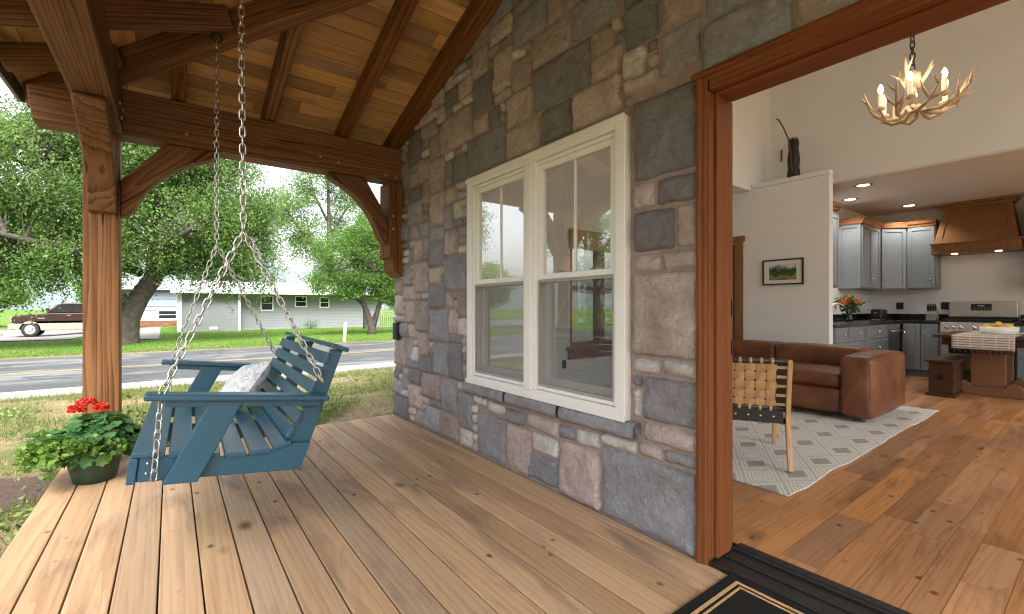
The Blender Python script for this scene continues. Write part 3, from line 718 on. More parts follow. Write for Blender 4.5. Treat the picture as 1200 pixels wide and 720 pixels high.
head = hd.build('head_jamb', M_['redwood_y'], door_frame, bevel=0.004)
hc = MB(); hc.prism([(1.94, 2.19), (1.888, 2.19), (1.878, 2.183), (1.878, 2.168), (1.886, 2.162), (1.886, 2.148), (1.893, 2.14), (1.94, 2.14)], 'Y', 1.16, -1.65)
hc.ci = .8; hc.build('casing', M_['redwood_y'], head, bevel=0.002)
rj = MB(); rj.box((1.895, -1.65, 0.022), (2.10, -1.6, 2.15)); rj.ci = .2; rj.build('side_jamb', M_['redwood'], door_frame)
rs = MB(); rs.box((1.90, -3.0, -0.1), (1.939, -1.652, 2.14)); rs.build('side_cladding', M_['mortar'], house)
for z in (0.92, 1.10): hg = MB(); hg.box((2.062, 1.066, z), (2.07, 1.085, z+.07)); hg.build('strike_plate', M_['black'], door_frame)
ts = MB(); ts.box((1.905, -1.6, 0.0), (2.165, 1.083, 0.018)); ts.box((1.99, -1.6, 0.018), (2.0, 1.07, 0.026)); ts.box((2.08, -1.6, 0.018), (2.15, 1.07, 0.03)); ts.box((2.10, -1.6, 0.03), (2.108, 1.07, 0.034))
ts.build('threshold', M_['black_sill'], house, bevel=0.003)

# ------------------------------------------------------------------ double hung window in the stone wall
win = MB(); C = M_['cream']
def hframe(mb, x0, x1, y0, y1, z0, z1, t, tb=None):
    tb = tb or t
    mb.box((x0, y0, z0), (x1, y0+t, z1)); mb.box((x0, y1-t, z0), (x1, y1, z1)); mb.box((x0, y0+t, z0), (x1, y1-t, z0+tb)); mb.box((x0, y0+t, z1-t), (x1, y1-t, z1))
hframe(win, 1.872, 1.99, WY0, WY1, WZ0, WZ1, 0.062)
hframe(win, 1.888, 2.02, WY0+.064, WY1-.064, WZ0+.064, WZ1-.064, 0.022)
ym = (WY0+WY1)/2
win.box((1.874, ym-.062, WZ0+.062), (1.99, ym+.062, WZ1-.062)); win.box((1.862, ym-.03, WZ0+.05), (1.874, ym+.03, WZ1-.05))
win.box((1.862, WY0-.006, WZ1-.03), (1.872, WY1+.006, WZ1+.004)); win.box((1.862, WY0-.006, WZ0-.003), (1.872, WY1+.006, WZ0+.03))
window = win.build('window', C, house, bevel=0.004)
zr = 1.335
for (a, b) in ((WY0+.087, ym-.0625), (ym+.0625, WY1-.087)):
    m = MB(); hframe(m, 1.905, 1.94, a, b, zr-.02, WZ1-.087, 0.036); m.build('upper_sash', C, window, bevel=0.003)
    m = MB(); m.box((1.917, (a+b)/2-.008, zr+.018), (1.929, (a+b)/2+.008, WZ1-.125)); m.build('muntin', C, window)
    m = MB(); m.quad((1.9225, a+.034, zr+.015), (1.9225, a+.034, WZ1-.121), (1.9225, b-.034, WZ1-.121), (1.9225, b-.034, zr+.015)); m.build('pane', M_['glass'], window)
    m = MB(); hframe(m, 1.945, 1.98, a, b, WZ0+.087, zr+.02, 0.04, .055); m.build('lower_sash', C, window, bevel=0.003)
    m = MB(); m.quad((1.9625, a+.038, WZ0+.14), (1.9625, a+.038, zr-.018), (1.9625, b-.038, zr-.018), (1.9625, b-.038, WZ0+.14)); m.build('pane', M_['glass'], window)
    m = MB(); hframe(m, 1.896, 1.904, a, b, WZ0+.087, zr-.022, 0.016); m.build('screen_frame', M_['screenframe'], window)
    m = MB(); m.quad((1.900, a+.015, WZ0+.10), (1.900, a+.015, zr-.036), (1.900, b-.015, zr-.036), (1.900, b-.015, WZ0+.10)); m.build('screen', M_['screen'], window)
    for q in (.3, .7): m = MB(); m.box((1.93, a+(b-a)*q-.02, zr+.016), (1.965, a+(b-a)*q+.02, zr+.03)); m.build('sash_lock', C, window, bevel=0.003)
ot = MB(); ot.box((1.862, 4.47, .80), (1.90, 4.56, .98)); ot.box((1.855, 4.475, .81), (1.862, 4.555, .97)); 
tag(ot.build('outlet_box', M_['black'], None, bevel=0.004), 'small black weatherproof outlet box on the stone wall near its far corner', 'outlet')
# ------------------------------------------------------------------ porch swing
SW = Matrix.Translation((-0.113, 2.36, 0.436)) @ Matrix.Rotation(R(-1.5), 4, 'Z') @ Matrix.Rotation(R(6.6), 4, 'Y')
swing = thing('porch_swing', 'blue slatted porch swing hanging on zinc chains above the deck', 'porch swing', M=SW)
SM = M_['swing']; W = 1.36
def sb(fn, name, bevel=0.004, parent=None):
    b = MB(); fn(b); return b.build(name, SM, parent or swing, False, bevel, 2)
rail_top = [(0, .10), (.08, .098), (.16, .09), (.26, .08), (.36, .078), (.45, .088), (.53, .112), (.565, .125)]
rail_poly = [(0.0, 0.0), (.61, 0.0), (.645, .125)]+[(x, z) for x, z in reversed(rail_top)]
back_front = [(.545, .13), (.575, .20), (.61, .30), (.645, .40), (.675, .49), (.695, .56)]
back_poly = [(.555, .02), (.625, .02), (.655, .14), (.755, .575), (.695, .575)]+[(x, z) for x, z in reversed(back_front)]
for y0 in (0.0, W-.034):
    sb(lambda b: b.prism(rail_poly, 'Y', y0, y0+.034), 'seat_rail')
    sb(lambda b: b.prism(back_poly, 'Y', y0+.036 if y0 == 0 else y0-.036, y0+.068 if y0 == 0 else y0-.002), 'back_upright')
sb(lambda b: b.prism(rail_poly, 'Y', W/2-.017, W/2+.017), 'seat_rail')
sb(lambda b: b.prism(back_poly, 'Y', W/2+.02, W/2+.05), 'back_upright')
sb(lambda b: b.box((-.03, -.012, -.004), (-.001, W+.012, .098)), 'front_apron')
sb(lambda b: b.box((.60, .07, .022), (.63, W-.07, .115)), 'rear_apron')
def slat(b, x, z, ang, w, th=.022, y0=-.014, y1=W+.014):
    M = Matrix.Translation((x, 0, z)) @ Matrix.Rotation(-ang, 4, 'Y')
    b.box((-w/2, y0, 0), (w/2, y1, th), M)
seat = [(.03, .100, -.02, .105), (.135, .093, -.06, .082), (.235, .083, -.06, .082), (.335, .079, 0.02, .082), (.432, .086, .12, .082), (.522, .11, .28, .078)]
for s_ in seat: sb(lambda b: slat(b, *s_), 'seat_slat')
nb = 6
bl = [0]
for a_, b_ in zip(back_front, back_front[1:]): bl.append(bl[-1]+math.dist(a_, b_))
for i in range(nb):
    s_ = (i+.5)/nb*bl[-1]+.004; k = max(j for j in range(len(bl)-1) if bl[j] <= s_); q = (s_-bl[k])/(bl[k+1]-bl[k])
    p = [back_front[k][j]*(1-q)+back_front[min(k+1, 5)][j]*q for j in (0, 1)]
    a = math.atan2(back_front[min(k+1, 5)][1]-back_front[k][1], back_front[min(k+1, 5)][0]-back_front[k][0])
    sb(lambda b: slat(b, p[0], p[1], a, .058, .02, .012, W-.012), 'back_slat')
sb(lambda b: slat(b, .728, .577, -0.25, .085, .022, -.01, W+.01), 'top_cap')
for y0, y1 in ((-.075, .03), (W-.03, W+.075)):
    sb(lambda b: (b.box((-.01, y0, .335), (.69, y1, .361))), 'armrest', .008)
    ym_ = -.022 if y0 < 0 else W+.022
    sb(lambda b: b.prism([(.085, -.006), (.205, -.006), (.335, .334), (.215, .334)], 'Y', ym_-.02, ym_+.02), 'arm_support')
    sb(lambda b: b.box((.2, ym_-.017, .29), (.69, ym_+.017, .334)) if False else b.box((.06, ym_-.015, .305), (.66, ym_+.015, .334)), 'arm_rail')
for (x, z) in ((.03, .075), (.03, .035)): m = MB(); m.lathe([(.005, -.004), (.006, 0), (.004, .003)], (x, -.002, z), 8, 'Y'); m.build('bolt', M_['chain'], swing, False)

def chain(mb, a, b, pitch=.038, ll=.050, w=.0225, r=.0034, twist=0.0):
    a = Vector(a); b = Vector(b); d = b-a; n = max(1, round(d.length/pitch)); d.normalize()
    u = d.cross(Vector((0.3, 1, 0.1))).normalized(); v = d.cross(u)
    for i in range(n):
        c = a+(b-a)*((i+.5)/n); ph = (0 if i % 2 else math.pi/2)+twist+random.uniform(-.25, .25)
        s = u*math.cos(ph)+v*math.sin(ph); pts = []; h = ll/2-w/2
        for k in range(5): q = math.pi*k/4; pts.append(c+d*(h+math.sin(q)*w/2)+s*(math.cos(q)*w/2))
        for k in range(5): q = math.pi+math.pi*k/4; pts.append(c+d*(-h+math.sin(q)*w/2)+s*(math.cos(q)*w/2))
        mb.tube(pts, r, 6, closed=True)
def ring(mb, c, r, tr, ax=(0, 1, 0), a0=0, a1=360, n=18):
    ax = Vector(ax).normalized(); u = ax.orthogonal().normalized(); v = ax.cross(u)
    full = a1-a0 >= 360
    pts = [Vector(c)+(u*math.cos(R(a0+(a1-a0)*k/(n if full else n-1)))+v*math.sin(R(a0+(a1-a0)*k/(n if full else n-1))))*r for k in range(n)]
    mb.tube(pts, tr, 8, closed=full)
dv = Vector((.036, 1.375, 0.0))
near = dict(hook=(.25, 2.36, 2.965), split=(.262, 2.36, 1.485), arm=(-.03, 2.335, .79), rail=(-.055, 2.325, .445), back=(.593, 2.33, .775))
far = dict(hook=(.245, 3.60, 2.965), split=(.250, 3.66, 1.56), arm=(.006, 3.735, .79), rail=(-.019, 3.745, .445), back=(.629, 3.735, .775))
for P in (near, far):
    m = MB(); hk = Vector(P['hook'])
    m.tube([hk+Vector((0, 0, .06)), hk+Vector((0, 0, -.005))], .005, 8)
    ring(m, hk+Vector((0, 0, -.035)), .03, .0055, (0, 1, 0))
    m.build('hook', M_['darkchain'], swing)
    m = MB(); chain(m, hk+Vector((0, 0, -.06)), P['split']); m.build('chain', M_['chain'], swing)
    m = MB(); chain(m, P['split'], P['arm']); chain(m, P['arm'], P['rail'], twist=.6); m.build('chain', M_['chain'], swing)
    m = MB(); chain(m, P['split'], P['back']); m.build('chain', M_['chain'], swing)

# cushion leaning in the far corner of the swing
def cushion(name, M, w, h, t, mat):
    n = 26; vs = []; fs_ = []
    for side in (1, -1):
        for j in range(n+1):
            for i in range(n+1):
                u = i/n*2-1; v = j/n*2-1
                pu = u*(1-0.07*(1-v*v)); pv = v*(1-0.07*(1-u*u))
                b = (max(0, 1-u**4)*max(0, 1-v**4))**0.55
                wr = (fbm(u*3+5, v*3+side)-.5)*.03*b
                vs.append((pu*w/2, pv*h/2, side*(t/2*b+wr)))
    N = (n+1)**2
    for sd in (0, 1):
        for j in range(n):
            for i in range(n):
                q = [sd*N+j*(n+1)+i, sd*N+j*(n+1)+i+1, sd*N+(j+1)*(n+1)+i+1, sd*N+(j+1)*(n+1)+i]
                fs_.append(tuple(q if sd == 0 else reversed(q)))
    b = MB(); b.smooth = True; b.add(vs, fs_)
    return b.build(name, mat, None, basis=M)
CM = SW @ Matrix.Translation((.43, 1.0, .252)) @ Matrix.Rotation(R(8), 4, 'X') @ Matrix.Rotation(R(-58), 4, 'Y') @ Matrix.Rotation(R(24), 4, 'Z')
tag(cushion('cushion', CM, .34, .40, .14, M_['pillow']), 'square white cushion with faint blue pattern leaning on the seat back of the swing', 'cushion')

# ------------------------------------------------------------------ flower pot by the corner post
PC = Vector((-.40, 4.06, 0.0))
pot = thing('flower_pot', 'dark green pot of red geraniums and trailing leaves by the corner post', 'potted plant', PC)
m = MB(); m.lathe([(.08, 0.0), (.108, .004), (.130, .10), (.146, .19), (.152, .195), (.152, .215), (.142, .215), (.135, .17), (.02, .165)], PC, 32); m.build('pot', M_['pot'], pot)
m = MB(); m.lathe([(.0, .18), (.136, .178), (.0, .176)], PC, 20); m.build('soil', M_['soil'], pot)
def round_leaves(cs, sz, nrm, lobes=7):
    """scalloped round leaves, slightly cupped"""
    V = []; F = []
    k = 14
    for c, s, nn in zip(cs, sz, nrm):
        nn = nn/np.linalg.norm(nn); a = np.cross(nn, rng.normal(size=3)); a /= np.linalg.norm(a); b = np.cross(nn, a); o_ = len(V)
        V.append(c)
        for i in range(k):
            q = 2*math.pi*i/k; r = s*(0.44+0.07*math.cos(lobes*q))*(0.55 if i == 0 else 1)
            V.append(c+(a*math.cos(q)+b*math.sin(q))*r+nn*s*(.10+.05*math.cos(3*q)))
        for i in range(k): F.append((o_, o_+1+i, o_+1+(i+1) % k))
    return np.array(V), np.array(F)
n = 300; th = rng.uniform(0, 2*np.pi, n); ph = np.arccos(rng.uniform(-.35, 1, n)); rr = rng.uniform(.72, 1.0, n)
dirs = np.stack([np.cos(th)*np.sin(ph), np.sin(th)*np.sin(ph), np.cos(ph)], 1)
cs_ = np.array(PC)+np.array([.01, 0, .225])+dirs*rr[:, None]*np.array([.235, .22, .215])
v, f = round_leaves(cs_, rng.uniform(.055, .10, n), dirs+np.array([0, 0, .7])+rng.normal(size=(n, 3))*.35)
np_mesh('geranium_leaves', v, f, M_['geranium'], pot, dict(tint=np.repeat(np.clip(rng.beta(2, 2.4, n), 0, 1), 14)), True)
sm_ = MB()
for i in range(26):
    a = random.uniform(0, 6.28); r_ = random.uniform(.1, .22)
    sm_.tube([PC+Vector((math.cos(a)*.06, math.sin(a)*.06, .17)), PC+Vector((math.cos(a)*r_*.7, math.sin(a)*r_*.7, .27)), PC+Vector((math.cos(a)*r_, math.sin(a)*r_, .34))], .004, 5)
sm_.build('stems', M_['geranium'], pot)
for (dx, dy, z, r_) in ((-.085, -.03, .475, .045), (-.03, .02, .50, .047), (.035, -.02, .47, .042), (-.06, .06, .50, .04)):
    fh = []; 
    q = rng.normal(size=(170, 3)); q /= np.linalg.norm(q, axis=1)[:, None]; q[:, 2] = np.abs(q[:, 2])*1.0-.15
    c = np.array(PC)+np.array([dx, dy, z])+q*r_*rng.uniform(.7, 1.0, (170, 1))
    v, f = leaf_quads(c, rng.uniform(.018, .032, 170), .8)
    np_mesh('flower_head', v, f, M_['petal'], pot, dict(tint=rng.uniform(0, 1, 170)))
# trailing pale foliage that spills over the left rim and the deck edge
C_ = []; 
for i in range(170):
    a = random.gauss(math.pi*1.12, .8); L = random.uniform(.10, .27) if math.cos(a) < -.3 else random.uniform(.1, .2)
    p = Vector((math.cos(a)*.13, math.sin(a)*.13, .21)); vel = Vector((math.cos(a), math.sin(a)*.8, random.uniform(.3, 1.5)))
    for k in range(int(L/.022)):
        p = p+vel.normalized()*.022; vel += Vector((random.gauss(0, .12), random.gauss(0, .12), -.16+random.gauss(0, .05)))
        if p.x+PC.x > -.62 and p.z < .03: p.z = .03; vel.z = max(vel.z, 0)
        C_ += [(PC+p+Vector((random.gauss(0, .014), random.gauss(0, .014), random.gauss(0, .012)))) for _ in range(3)]
C_ = np.array(C_); v, f = leaf_quads(C_, rng.uniform(.022, .045, len(C_)), .72, .6)
np_mesh('trailing_leaves', v, f, M_['trailing'], pot, dict(tint=rng.uniform(0, 1, len(C_))))
sp_ = MB()
for i in range(14):
    a = random.uniform(2.6, 3.9); l = random.uniform(.25, .42)
    pts = [PC+Vector((math.cos(a)*t*l, math.sin(a)*t*l, .24+t*.26-t*t*.16)) for t in (0, .35, .7, 1.0)]
    sp_.tube(pts, [.005, .005, .004, .001], 4)
sp_.build('grass_blades', M_['geranium'], pot)
# airy weeds growing beside the deck behind the pot
def weed(name, c, n, rad, h, mat, label, size=(.02, .045)):
    q = rng.normal(size=(n, 3))*np.array([rad, rad, h*.33])+np.array([c[0], c[1], c[2]+h*.5])
    q = q[q[:, 2] > c[2]]; v, f = leaf_quads(q, rng.uniform(size[0], size[1], len(q)), .6, .3)
    root = thing(name, label, 'plant', c)
    np_mesh('foliage', v, f, mat, root, dict(tint=rng.uniform(0, 1, len(q))))
    b = MB()
    for i in range(10): b.tube([c, Vector(c)+Vector((random.gauss(0, rad*.8), random.gauss(0, rad*.8), h*.8))], .004, 4)
    b.build('stem', M_['geranium'], root); return root
weed('leafy_plant', (-.30, 4.86, -.18), 900, .11, .42, M_['trailing'], 'leafy green plant behind the deck edge between pot and swing')

# ------------------------------------------------------------------ doormat
dm = thing('doormat', 'black coir doormat with tan double border in front of the threshold', 'doormat', (1.58, .53, 0))
m = MB(); m.box((1.27, -.0, .001), (1.898, .985, .016)); m.build('mat', M_['coir'], dm, bevel=.004)
m = MB()
for i_, t_ in ((.045, .013), (.072, .008)): 
    x0, x1, y0, y1 = 1.27+i_, 1.898-i_, i_, .985-i_
    z0, z1 = .0163, .019
    m.box((x0, y0, z0), (x0+t_, y1, z1)); m.box((x1-t_, y0, z0), (x1, y1, z1)); m.box((x0+t_, y0, z0), (x1-t_, y0+t_, z1)); m.box((x0+t_, y1-t_, z0), (x1-t_, y1, z1))
m.build('border', M_['coir_tan'], dm)
# ------------------------------------------------------------------ rooms seen through the doorway (setting)
def struct(name, fn, m, bevel=0.0):
    b = MB(); fn(b); return tag(b.build(name, m, None, bevel=bevel), kind='structure')
DW = M_['drywall']
def planks(b):
    y = -4.35; 
    while y < 4.44:
        w = random.choice([.10, .125, .14, .155]); y2 = min(y+w, 4.445); x = 2.168-random.uniform(0, 1.2)
        while x < 10.3:
            L = random.uniform(.5, 1.7); a = max(x, 2.168); c = min(x+L, 10.34)
            b.ci = random.random()
            if c-a > .01: b.quad((a+.0008, y+.0008, .006), (c-.0008, y+.0008, .006), (c-.0008, y2-.0008, .006), (a+.0008, y2-.0008, .006))
            x += L
        y = y2
struct('floor', planks, M_['floor'])
struct('subfloor', lambda b: b.box((2.10, -4.4, -.1), (10.4, 4.45, .0)), M_['black'])
PX = 6.6
def part_(b):
    b.box((PX, 2.175, .0), (PX+.12, 3.36, 2.808)); b.box((PX, 3.36, 2.06), (PX+.12, 4.449, 2.808)); b.box((PX, 4.25, 0), (PX+.12, 4.449, 2.06))
struct('partition_wall', part_, DW, .004)
struct('ledge', lambda b: b.box((PX-.003, 2.172, 2.812), (PX+.122, 3.13, 2.87)).box((PX+.124, 2.5, 2.842), (7.20, 3.13, 2.868)), DW, .004)
struct('upper_wall', lambda b: b.box((7.203, -4.4, 2.84), (7.32, 4.449, 4.975)), DW)
struct('bulkhead', lambda b: b.box((5.7, 3.13, 2.79) if False else (5.9, 3.133, 2.875), (7.20, 4.447, 4.975)), DW)
struct('bulkhead_soffit', lambda b: b.box((5.9, 3.133, 2.79), (PX-.004, 4.447, 2.874)), DW)
struct('kitchen_wall', lambda b: b.box((PX+.123, 2.78, .0), (10.35, 2.9, 2.808)), DW)
struct('range_wall', lambda b: b.box((10.353, -4.4, .0), (10.5, 4.449, 4.97)), DW)
struct('kitchen_ceiling', lambda b: b.box((7.20, -4.4, 2.812), (10.353, 3.128, 2.838)), M_['drywall_ceiling'])
struct('ceiling', lambda b: b.box((1.94, -4.4, 4.982), (10.5, 4.629, 5.04)), DW)
def backwall(b):  # unseen wall; its large unglazed openings are added to let daylight in
    x = 1.94; ops = [(2.3, 4.65), (4.8, 7.1), (7.6, 10.0)]
    for (a, c) in ops:
        top = 4.5 if a < 7 else 2.4
        b.box((x, -4.55, -.1), (a, -4.401, 4.98)); b.box((a, -4.55, -.1), (c, -4.401, .35)); b.box((a, -4.55, top), (c, -4.401, 4.98)); x = c
    b.box((x, -4.55, -.1), (10.5, -4.401, 4.98))
struct('back_wall', backwall, DW)

# wooden window in the far end wall, seen through the porch window
ww = MB(); WWD = M_['windowwood']
xm = 4.97
for (a, c) in ((EX0+.002, xm), (xm, EX1-.002)):
    ww.box((a, 4.46, EZ0+.002), (a+.05, 4.60, EZ1-.002)); ww.box((c-.05, 4.46, EZ0+.002), (c, 4.60, EZ1-.002))
    ww.box((a+.05, 4.46, EZ0+.002), (c-.05, 4.60, EZ0+.06)); ww.box((a+.05, 4.46, EZ1-.06), (c-.05, 4.60, EZ1-.002)); ww.box((a+.05, 4.5, 1.38), (c-.05, 4.56, 1.43))
iw = tag(ww.build('wooden_window', WWD, None, bevel=.003), 'stained wooden window with roman shade on the end wall inside, seen through the cream window', 'window')
m = MB()
for (a, c) in ((EX0, xm), (xm, EX1)): m.quad((a+.04, 4.53, EZ0+.05), (c-.04, 4.53, EZ0+.05), (c-.04, 4.53, EZ1-.05), (a+.04, 4.53, EZ1-.05))
m.build('pane', M_['glass'], iw)
m = MB(); m.box((EX0-.08, 4.36, .555), (EX1+.08, 4.449, .598)); m.box((EX0-.05, 4.425, .43), (EX1+.05, 4.449, .555)); m.build('sill', WWD, iw, bevel=.004)
m = MB()
for k in range(4): m.box((EX0-.03, 4.425-k*.008, 1.93+k*.06), (EX1+.03, 4.445, 2.00+k*.065))
m.build('roman_shade', M_['shade'], iw, bevel=.006)
m = MB(); m.box((4.17, 4.44, .32), (4.24, 4.449, .43)); tag(m.build('wall_outlet', M_['black'], None, bevel=.002), 'dark wall outlet under the wooden window, seen through the cream window', 'outlet')

# inner door with wood casing in the partition
idr = thing('inner_door', 'knotty wood door with dark brown casing at the end of the painting wall', 'door', (PX, 3.8, 0))
m = MB(); m.box((PX-.02, 3.245, .0), (PX, 3.36, 2.08)); m.box((PX-.024, 3.22, 2.08), (PX, 4.40, 2.165)); m.box((PX-.02, 4.25, 0), (PX, 4.36, 2.08)); m.build('casing', M_['hoodwood'], idr, bevel=.003)
m = MB(); m.box((PX+.01, 3.363, .006), (PX+.05, 4.247, 2.055)); m.build('door_panel', M_['trestle'], idr)
m = MB(); m.box((PX-.004, 3.40, 0.15), (PX+.01, 3.50, 2.0)); m.box((PX-.004, 4.10, 0.15), (PX+.01, 4.2, 2.0)); m.build('door_stile', M_['trestle'], idr)

# ------------------------------------------------------------------ picture and sculpture
pf = thing('framed_picture', 'black framed landscape photograph of a green valley on the white wall', 'picture', (PX, 2.71, 1.62))
m = MB(); y0, y1, z0, z1 = 2.46, 2.97, 1.44, 1.785
for a, c in (((y0, z0), (y1, z0+.018)), ((y0, z1-.018), (y1, z1)), ((y0, z0+.018), (y0+.018, z1-.018)), ((y1-.018, z0+.018), (y1, z1-.018))): m.box((PX-.03, a[0], a[1]), (PX-.001, c[0], c[1]))
m.build('frame', M_['black'], pf, bevel=.002)
m = MB(); m.box((PX-.014, y0+.016, z0+.016), (PX-.004, y1-.016, z1-.016)); m.build('mat_board', M_['white'], pf)
m = MB(); m.box((PX-.017, y0+.085, z0+.065), (PX-.0145, y1-.085, z1-.065)); m.build('print', M_['picture'], pf)
sc_ = thing('sculpture', 'dark carved figure with a thin bent stick standing on the wall ledge', 'sculpture', (6.92, 2.71, 2.87))
m = MB(); prof = [(.05, 0), (.078, .02), (.082, .10), (.07, .2), (.078, .3), (.072, .38), (.06, .46), (.068, .53), (.062, .58), (.03, .62), (.0, .63)]
m.lathe(prof, (6.92, 2.71, 2.872), 14, sx=.9); m.build('figure', M_['statue'], sc_)
m = MB(); S0 = Vector((6.85, 2.71, 3.38))
m.tube([S0+Vector(p) for p in ((0, -.01, -.4), (-.02, .0, -.1), (-.02, .03, .08), (0, .10, .26), (0, .165, .40), (0, .20, .42))], .009, 6); m.build('stick', M_['twig'], sc_)
for k in range(5): m = MB(); m.lathe([(.0, -.02), (.02, -.01), (.022, .005), (0, .02)], (6.9+.03*math.cos(k*1.3), 2.71+.04*math.sin(k*1.3), 3.475), 8); m.build('ornament', M_['antler'], sc_)
m = MB(); m.tube([(7.19, 2.98, 3.28), (7.185, 2.975, 3.45)], .012, 6); tag(m.build('wall_peg', M_['twig'], None), 'short dark stick fixed to the white wall beside the carved figure', 'stick')

# ------------------------------------------------------------------ kitchen cabinets
CB = M_['cabinet']
def shaker(parent, M, x0, x1, z0, z1, knob=None, name='door'):
    b = MB(); t = .055 if (x1-x0) > .2 and (z1-z0) > .25 else .035
    hb = [((x0, z0), (x0+t, z1)), ((x1-t, z0), (x1, z1)), ((x0+t, z0), (x1-t, z0+t)), ((x0+t, z1-t), (x1-t, z1))]
    for a, c in hb: b.box((a[0], -.022, a[1]), (c[0], -.001, c[1]), M)
    b.box((x0+t, -.011, z0+t), (x1-t, -.002, z1-t), M)
    d = b.build(name, CB, parent, True, .002)
    if knob:
        k = MB(); k.lathe([(.006, 0), (.006, .012), (.014, .018), (.015, .026), (.008, .031), (0, .032)], (0, 0, 0), 12)
        Mk = M @ Matrix.Translation((knob[0], -.022, knob[1])) @ Matrix.Rotation(R(90), 4, 'X')
        k.v = [tuple(Mk @ Vector(p)) for p in k.v]; k.build('knob', M_['drawerknob'], d)
    return d
def cabinet(name, label, M, w, z0, z1, depth, fronts, group, crown=False, toe=False, end=False):
    r = thing(name, label, 'cabinet', group=group, M=M @ Matrix.Translation((w/2, 0, z0)))
    b = MB(); b.box((.0015, 0, z0+(.1 if toe else 0)), (w-.0015, depth, z1), M)
    if toe: b.box((.003, .06, z0), (w-.003, depth, z0+.1), M)
    if end:
        for a, c in (((0.0, z0), (.05, z1)), ((depth-.05, z0), (depth, z1)), ((.05, z0), (depth-.05, z0+.06)), ((.05, z1-.06), (depth-.05, z1))): b.box((-.012, a[0], a[1]), (.0015, c[0], c[1]), M)
    b.build('carcass', CB, r, bevel=.002)
    for f in fronts: shaker(r, M, *f)
    if crown:
        c = MB(); prof = [(-.025, z1), (-.03, z1+.03), (-.05, z1+.05), (-.055, z1+.10), (depth, z1+.10), (depth, z1)]
        c.prism([(p[0], p[1]) for p in prof], 'X', -.03 if end else 0.001, w-.001, M); c.build('crown_moulding', M_['crown'], r)
    return r
def My(x, y): return Matrix.Translation((x, y, 0))                      # faces -Y
def Mx(x, y): return Matrix.Translation((x, y, 0)) @ Matrix.Rotation(R(-90), 4, 'Z')   # faces -X
GU = 'grey shaker upper cabinets'; GBc = 'grey shaker base cabinets'
ZU0, ZU1 = 1.44, 2.48
cabinet('upper_cabinet', 'narrow sliver of grey upper cabinet at the edge of the white partition', My(6.9, 2.47), .92, ZU0-.02, ZU1+.06, .308, [(.02, .45, ZU0+.01, ZU1), (.47, .9, ZU0+.01, ZU1)], GU, True)
cabinet('upper_cabinet', 'grey upper cabinet above the flowers and toaster, showing its end panel', My(8.81, 2.47), .925, ZU0, ZU1, .308, [(.02, .455, ZU0+.02, ZU1-.01, (.41, ZU0+.16)), (.465, .905, ZU0+.02, ZU1-.01, (.51, ZU0+.16))], GU, True, end=True)
dgM = Matrix.Translation((9.742, 2.462, 0)) @ Matrix.Rotation(math.atan2(-.296, .278), 4, 'Z')
dg = thing('corner_cabinet', 'grey upper cabinet set diagonally across the kitchen corner', 'cabinet', (10.0, 2.4, ZU0), GU)
b = MB(); b.prism([(9.739, 2.47), (10.02, 2.172), (10.348, 2.172), (10.348, 2.776), (9.739, 2.776)], 'Z', ZU0, ZU1); b.build('carcass', CB, dg, bevel=.002)
shaker(dg, dgM, .02, .385, ZU0+.02, ZU1-.01, (.06, ZU0+.16))
b = MB(); b.prism([(9.737, 2.415), (9.985, 2.135), (10.348, 2.135) , (10.348, 2.776), (9.737, 2.776)], 'Z', ZU1+.002, ZU1+.10); b.build('crown_moulding', M_['crown'], dg, bevel=.01)
cabinet('upper_cabinet', 'grey upper cabinet directly left of the wooden range hood', Mx(10.02, 2.17), .38, ZU0, ZU1, .328, [(.02, .36, ZU0+.02, ZU1-.01, (.31, ZU0+.16))], GU, True)
cabinet('upper_cabinet', 'grey upper cabinet right of the wooden range hood, cut off by the photo edge', Mx(10.02, .83), .9, ZU0, ZU1+.05, .328, [(.02, .44, ZU0+.02, ZU1-.01, (.40, ZU0+.16)), (.46, .88, ZU0+.02, ZU1-.01)], GU, True)
zt = .875
def drawers(x0, x1, rows): 
    out = []
    for (a, c) in rows: out.append((x0, x1, a, c, ((x0+x1)/2, (a+c)/2), 'drawer'))
    return out
rows = [(.12, .40), (.41, .67), (.68, .865)]
cabinet('base_cabinet', 'grey drawer cabinet with three banks of drawers beside the dishwasher', My(6.73, 2.17), 2.215, 0.006, zt, .60, drawers(.02, .49, rows)+drawers(.51, 1.17, rows)+drawers(1.19, 2.19, rows), GBc, toe=True)
dw = thing('dishwasher', 'stainless dishwasher between the drawer cabinet and the kitchen corner', 'dishwasher', (9.25, 2.17, 0))
m = MB(); m.box((8.955, 2.155, .11), (9.555, 2.70, .873)); m.box((8.965, 2.20, .006), (9.545, 2.70, .11)); m.build('door', simple('dark_stainless', (0.16, 0.16, 0.165), .3, .9), dw, bevel=.004)
m = MB(); m.box((8.97, 2.148, .79), (9.54, 2.156, .868)); m.build('control_panel', M_['steel'], dw)
m = MB(); m.tube([(9.0, 2.12, .76), (9.51, 2.12, .76)], .011, 8); m.tube([(9.02, 2.12, .76), (9.02, 2.156, .76)], .007, 6); m.tube([(9.49, 2.12, .76), (9.49, 2.156, .76)], .007, 6); m.build('handle', M_['steel'], dw)
cabinet('base_cabinet', 'grey two door base cabinet between the kitchen corner and the range', Mx(9.745, 2.17), .47, 0.006, zt, .60, [(.02, .235, .12, .865, (.045, .72)), (.25, .45, .12, .865, (.28, .72))], GBc, toe=True)
cabinet('base_cabinet', 'grey base cabinet right of the range, seen behind the table', Mx(9.745, .895), 1.2, 0.006, zt, .60, drawers(.02, .58, rows)+drawers(.6, 1.18, rows), GBc, toe=True)
ct = thing('countertop', 'black stone countertop with low backsplash on the grey base cabinets', 'countertop', (9, 2.4, .88))
